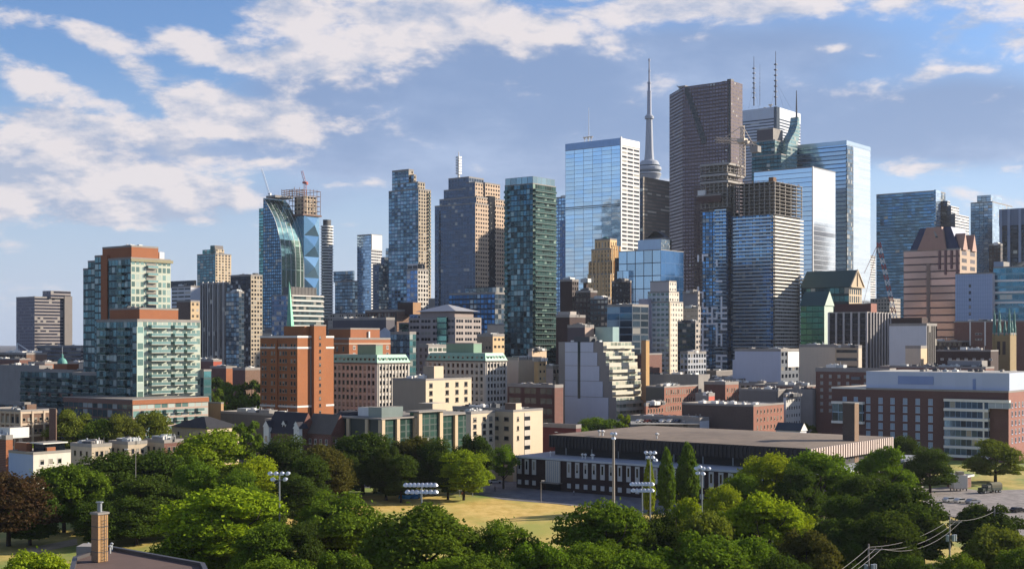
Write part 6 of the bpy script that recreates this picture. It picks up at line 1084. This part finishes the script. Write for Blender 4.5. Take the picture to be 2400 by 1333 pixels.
def crown_mesh(seed,nl=46,nleaf=20000,shape='round',ls=.021,gap=0.0):
    R=np.random.RandomState(seed); C=[];Rd=[]
    for i in range(nl):
        if shape=='column':
            z=.06+.9*(i/nl); rr=.42*math.sin(math.pi*min(1,(z*.93+.05))**.75)*(1-.1*R.rand()); a=i*2.4; C.append((rr*.7*math.cos(a),rr*.7*math.sin(a),z)); Rd.append(.16*(1.15-z*.75))
        else:
            v=R.uniform(-.95,1); a=i*2.39996; r=math.sqrt(max(0,1-v*v)) if v>0 else (1-v*v)**.28; q=R.uniform(.6,1.12) if R.rand()<.3 else R.uniform(.6,1.0)
            fl=1.0 if shape=='round' else 1.15
            x=.37*fl*r*math.cos(a)*q; y=.37*fl*r*math.sin(a)*q; z=.49+.38*v*(q if v>0 else 1)
            if shape=='cone' : s=1.2-.75*z; x*=s*1.05;y*=s*1.05
            if shape=='spread': z=.55+.30*v*q
            C.append((x,y,z)); Rd.append(R.uniform(.065,.16))
    C=np.array(C);Rd=np.array(Rd); w=Rd**2; w/=w.sum(); idx=R.choice(len(C),nleaf,p=w)
    d=R.normal(size=(nleaf,3)); d/=np.linalg.norm(d,axis=1)[:,None]; d[:,2]=np.abs(d[:,2])*.55+d[:,2]*.45
    rad=Rd[idx]*(1.06-.5*R.rand(nleaf)**2.6)*(1+.35*(R.rand(nleaf)>.95)); rad*=1+.16*np.sin(d[:,0]*9+idx)*np.sin(d[:,1]*8+idx*2)
    P=C[idx]+d*rad[:,None]
    n=d+R.normal(size=(nleaf,3))*.95; n/=np.linalg.norm(n,axis=1)[:,None]
    up=R.normal(size=(nleaf,3)); t=np.cross(n,up); t/=np.linalg.norm(t,axis=1)[:,None]; s=np.cross(n,t)
    L=ls*(.6+.8*R.rand(nleaf))[:,None]
    v=np.stack([P+t*L,P+s*L*.62,P-t*L,P-s*L*.62],axis=1).reshape(-1,3)
    me=bpy.data.meshes.new('crown'); me.vertices.add(len(v)); me.vertices.foreach_set('co',v.ravel()); me.loops.add(len(v)); me.loops.foreach_set('vertex_index',np.arange(len(v))); me.polygons.add(nleaf); me.polygons.foreach_set('loop_start',np.arange(nleaf)*4); me.polygons.foreach_set('loop_total',np.full(nleaf,4)); me.update(); me.validate(); me.materials.append(LEAF); return me
def trunk_mesh(seed,shape='round'):
    R=random.Random(seed); m=MB(); m.bar((0,0,0),(.0,.0,.28),(.028,.02),0,8); m.bar((0,0,.27),(.01,.0,.75),(.02,.004),0,6)
    if shape!='column':
        for i in range(8): a=i*2.4; z0=.2+.035*i; e=(R.uniform(.2,.32)*math.cos(a),R.uniform(.2,.32)*math.sin(a),z0+R.uniform(.18,.3)); m.bar((0,0,z0),e,(.013,.004),0,5); e2=(e[0]*1.25,e[1]*1.2,e[2]+.12); m.bar(e,e2,(.005,.002),0,4)
    return m.mesh('trunk',BARK)
VAR={'a':('round',1,60,32000,.0165),'b':('round',2,78,34000,.015),'c':('cone',3,66,32000,.016),'d':('spread',4,44,20000,.0165),'e':('round',5,50,32000,.018),'f':('cone',6,80,34000,.015),'p':('column',7,40,9000,.030),'s':('round',8,26,5000,.036)}
VM={k:(crown_mesh(v[1],v[2],v[3],v[0],v[4]),trunk_mesh(v[1],v[0])) for k,v in VAR.items()}
COLS={'bright':(.19,.27,.02),'yellow':(.21,.265,.02),'mid':(.09,.16,.02),'dark':(.04,.075,.018),'brown':(.062,.066,.022),'purple':(.052,.028,.026),'olive':(.12,.15,.03)}
ADJ={'bright':'bright light green','yellow':'yellowish green','mid':'mid green','dark':'dark green','brown':'dull brownish green','purple':'dark purple leaved','olive':'olive green'}
TR_=random.Random(5); seen={}
def tree(px,yt,wpx,h,var,col,label,D=None,name='broadleaf_tree',cb=.03,group='trees of the park'):
    D=D or (HC-h)*F/(yt-HY); x,y=W2(px,D); w=wpx*D/F/.87; t=thing(name,label,'tree',(x,y,0),TR_.uniform(0,6.28),group)
    cm_,tm=VM[var]; c=link('crown',cm_,t,(0,0,h*cb*.75)); c.scale=(w,w*TR_.uniform(.9,1.1),h*(1-cb*.75)/.99); k=TR_.uniform(.88,1.12); cc=COLS[col]; c.color=(cc[0]*k,cc[1]*TR_.uniform(.93,1.07)*k,cc[2],1)
    q=link('trunk',tm,t); q.scale=(max(w,h)*.95,max(w,h)*.95,h); return t
T=[ # px, top row, width px, height, variant, colour, label
(20,1098,200,17,'b','purple','dark purple leaved beech at the left edge of the lawn'),
(150,1078,170,17,'a','mid','mid green tree between the purple beech and the tan brick chimney'),
(205,1100,120,15,'e','mid','smaller mid green tree just behind the tan brick chimney'),
(265,1052,190,18,'b','dark','dark oak left of the tall bright maple, nearest the purple beech side'),
(355,1048,170,18,'a','dark','dark oak touching the left side of the tall bright maple'),
(330,1110,200,15,'f','dark','low dark tree in front of the two dark oaks'),
(490,1003,215,20,'c','bright','tall bright maple, the highest crown left of the field'),
(590,1058,130,18,'b','yellow','yellowish tree joined to the right side of the tall bright maple'),
(430,1060,120,16,'e','mid','mid green tree low against the left side of the tall bright maple'),
(540,1135,290,18,'a','bright','big foreground maple with sunny top, left of the floodlight pole'),
(470,1190,190,14,'f','mid','darker foreground tree at the left foot of the big foreground maple'),
(620,1210,150,14,'b','mid','foreground tree at the right foot of the big foreground maple'),
(665,1018,155,18,'f','dark','dark rounded tree behind the left floodlight pole'),
(700,1100,110,14,'b','dark','low dark tree at the foot of the rounded one behind the floodlight pole'),
(768,1032,125,18,'b','brown','brownish green tree between two dark ones on the street side'),
(850,1006,165,19,'a','dark','large dark tree in front of the long school block'),
(905,1040,90,16,'e','dark','dark tree leaning right of the large one in front of the school block'),
(962,1013,120,18,'b','brown','brownish tree right of the large dark one in front of the school block'),
(1020,1025,110,17,'f','dark','dark tree behind the round bright green one'),
(1087,1048,118,15,'b','bright','round bright green tree by the street left of the drill hall'),
(1112,1013,90,18,'e','dark','dark tree behind the upper right of the round bright green one'),
(1180,1038,64,14,'d','mid','thin see through tree left of the end wall of the drill hall'),
(775,1146,180,17,'d','mid','open crowned foreground tree left of the bare field'),
(780,1180,130,14,'f','dark','dark lower tree within the open crowned foreground one'),
(985,1178,285,18,'c','mid','big domed foreground tree at bottom centre'),
(900,1240,150,13,'a','mid','low foreground tree at the left foot of the big domed one'),
(1180,1212,150,15,'d','mid','ragged topped foreground tree right of the big domed one'),
(1110,1235,120,13,'f','olive','low olive tree between the domed and the ragged topped ones'),
(1265,1265,190,14,'e','mid','low broad tree at the bottom edge below the field gap'),
(1150,1290,190,13,'b','mid','bottom edge tree right of the domed one'),
(1420,1165,220,18,'a','mid','large tree with sunny top right of the bare field'),
(1370,1255,160,14,'b','mid','lower crown in front of the large tree right of the field'),
(1495,1195,120,15,'b','dark','dark tree between the large one and the yellow one right of the field'),
(1600,1160,120,17,'c','yellow','yellow green tree in front of the poplars'),
(1550,1190,110,15,'f','dark','dark grey green tree left of the yellow one in front of the poplars'),
(1655,1190,150,16,'a','olive','olive crown at the right shoulder of the yellow tree'),
(1690,1128,92,14,'b','yellow','small bright yellow green tree right of the poplars'),
(1640,1242,230,15,'e','mid','broad dark foreground tree at the bottom right of centre'),
(1500,1285,200,13,'a','mid','bottom edge tree between the broad dark one and the one right of the field'),
(1790,1052,145,19,'b','yellow','yellow topped tree in front of the flat roof of the drill hall'),
(1735,1100,90,15,'b','mid','mid green tree under the left side of the yellow topped one'),
(1925,1048,190,19,'a','mid','large grey green tree in front of the dark slab chimney'),
(1870,1080,110,17,'f','dark','dark tree left of the large grey green one'),
(2070,1040,135,18,'c','mid','pointed tree right of the dark slab chimney'),
(2010,1100,110,16,'b','dark','dark tree between the grey green and the pointed ones'),
(1790,1145,200,18,'c','bright','bright foreground tree below the yellow topped one'),
(1870,1175,110,15,'b','bright','bright lower right shoulder tree of the bright foreground pair'),
(1890,1235,160,14,'e','brown','brown green foreground tree at the bottom right of the bright one'),
(1980,1150,120,15,'a','dark','dark tree above the nearest utility pole'),
(2120,1125,190,17,'e','dark','broad dark tree left of the parking lot'),
(2060,1185,180,16,'b','dark','dark round tree behind the utility wires'),
(2165,1195,130,11.5,'a','dark','dark tree just left of the tall utility pole'),
(2105,1015,110,16,'b','dark','dark tree against the red brick hospital wall'),
(2180,1045,120,14,'f','dark','low dark tree against the right part of the hospital wall'),
(2312,1174,150,13,'e','dark','low dark tree below the parking lot'),
(2345,1225,170,14,'a','olive','olive tree in the lower right corner'),
(2245,1288,120,12,'b','mid','small mid green tree under the tall utility pole'),
(2135,1290,120,12,'a','dark','dark tree at the bottom edge between the utility poles'),
(1985,1268,130,10.5,'f','dark','dark tree just left of the nearest utility pole'),
(90,1282,210,14,'a','bright','bright green tree at the bottom left corner'),
(660,1290,180,13,'b','mid','bottom edge tree below the open crowned one'),
(800,1285,170,13,'e','mid','bottom edge tree left of the big domed one'),
(350,1325,120,13,'a','mid','treetop at the bottom edge behind the near roof'),
(2390,1275,120,12,'b','mid','small tree at the extreme lower right edge'),
]
T+=[(70,1150,150,12,'e','dark','dark tree filling the gap right of the purple beech'),(240,1165,130,11,'b','dark','low dark tree right behind the tan brick chimney'),(320,1160,150,11,'f','dark','low dark tree left of the street lamp on the lawn'),(400,1130,130,13,'a','dark','dark tree between the oaks and the foreground maple'),
(455,1075,110,16,'b','mid','mid green tree under the tall bright maple, street side'),(560,1100,120,15,'f','mid','mid green tree filling the space under the yellowish one'),(620,1150,110,13,'e','dark','dark tree under the floodlight pole left of the field'),(720,1060,110,16,'a','dark','dark tree between the rounded one and the brownish one'),
(815,1055,80,14,'b','dark','dark tree left of the large one before the school block'),(940,1060,90,14,'a','dark','dark low tree in the street row before the school block'),(1050,1055,70,14,'b','dark','dark low tree left of the round bright green one'),
(700,1220,120,13,'f','dark','dark tree in the gap between the big maple and the open crowned one'),(1050,1300,170,12,'b','mid','bottom edge crown under the big domed tree'),(1340,1300,150,12,'f','mid','bottom edge crown left of the broad dark one'),(1750,1245,140,14,'a','mid','mid green crown between the broad dark one and the brown green one'),(1720,1180,110,15,'b','mid','mid green crown under the small yellow green tree'),(1960,1205,130,14,'e','dark','dark crown above left of the nearest utility pole'),(1850,1290,150,12,'b','dark','dark crown at the bottom edge left of the wires'),(2050,1110,110,15,'f','dark','dark tree right below the pointed one'),(2330,1255,150,11.5,'b','mid','mid green crown right of the tall utility pole')]
for px,yt,w,h,v,c_,lab in T: tree(px,yt,w,h,v,c_,lab)
for px,yt,w,h,c_,lab in ((1562,1050,50,17,'mid','left one of the two tall narrow poplars before the drill hall'),(1611,1038,62,18,'mid','right one of the two tall narrow poplars, taller and wider'),(1521,1072,32,15,'bright','slender short poplar behind the floodlight cluster')):
    tree(px,yt,w,h,'p',c_,lab,name='poplar_tree',cb=.05)
tree(2333,1033,130,14,'c','olive','round olive tree lit on its right side beside the olive truck',D=424)
far=[(170,955,120,21,'d','olive','airy olive tree right of the brown brick chimney slab'),(230,972,90,20,'b','mid','small mid tree in the row behind the low houses'),(285,965,90,21,'d','olive','airy tree in the middle of the row behind the low houses'),(350,957,110,21,'a','olive','round olive tree at the right end of the row behind the low houses'),
(65,1035,70,12,'s','bright','small bright tree left of the white modern house'),(100,1030,60,12,'s','bright','small bright tree behind the white modern house'),(575,975,80,18,'s','mid','small tree before the low grey warehouse'),(1398,974,90,13,'b','mid','dark domed tree at the foot of the white stepped block'),(1440,976,70,13,'s','mid','middle tree at the foot of the white stepped block'),(1468,962,50,14,'s','bright','light green tree at the right foot of the white stepped block'),
(1350,990,60,11,'s','mid','low bush like tree at the left foot of the white stepped block'),(1620,988,50,9,'s','dark','small dark tree behind the arena roof'),(1865,955,46,12,'s','olive','small airy tree right of the orange brick side'),(1895,985,46,12,'s','olive','small tree left of the dark shaded passage'),(1850,985,60,9,'s','dark','dark bush right of the orange brick building'),(2020,985,90,12,'s','dark','dark tree between the slab chimney and the hospital'),(1945,960,70,12,'s','dark','dark tree in the shaded passage left of the hospital')]
for px,yt,w,h,v,c_,lab in far: tree(px,yt,w,h,v,c_,lab,group='trees among the houses')
for px,yt,w,D,lab in ((505,872,80,760,'dark tree at the left of the clump before the orange brick tower'),(545,885,80,740,'mid tree in the middle of the clump before the orange brick tower'),(590,878,80,720,'dark tree touching the orange brick tower'),(560,912,90,640,'lower tree in the clump before the orange brick tower'),(500,900,60,660,'light tree beside the condo podium')):
    tree(px,yt,w,HC+(HY-yt)*D/F,'s','dark' if 'dark' in lab else 'mid',lab,D=D,group='clump before the orange brick tower')

# ---------------- air ----------------
hm=bpy.data.materials.new('haze'); hm.use_nodes=True; hm.node_tree.nodes.clear(); ho=hm.node_tree.nodes.new('ShaderNodeOutputMaterial'); hv=hm.node_tree.nodes.new('ShaderNodeVolumePrincipled')
hv.inputs['Color'].default_value=(.78,.86,1,1); hv.inputs['Density'].default_value=HAZE; hv.inputs['Anisotropy'].default_value=.3; hm.node_tree.links.new(hv.outputs[0],ho.inputs['Volume'])
m=MB(); m.box(-9100,9100,-400,14100,-1,640); o=m.build('haze',hm); tag(o,kind='stuff')
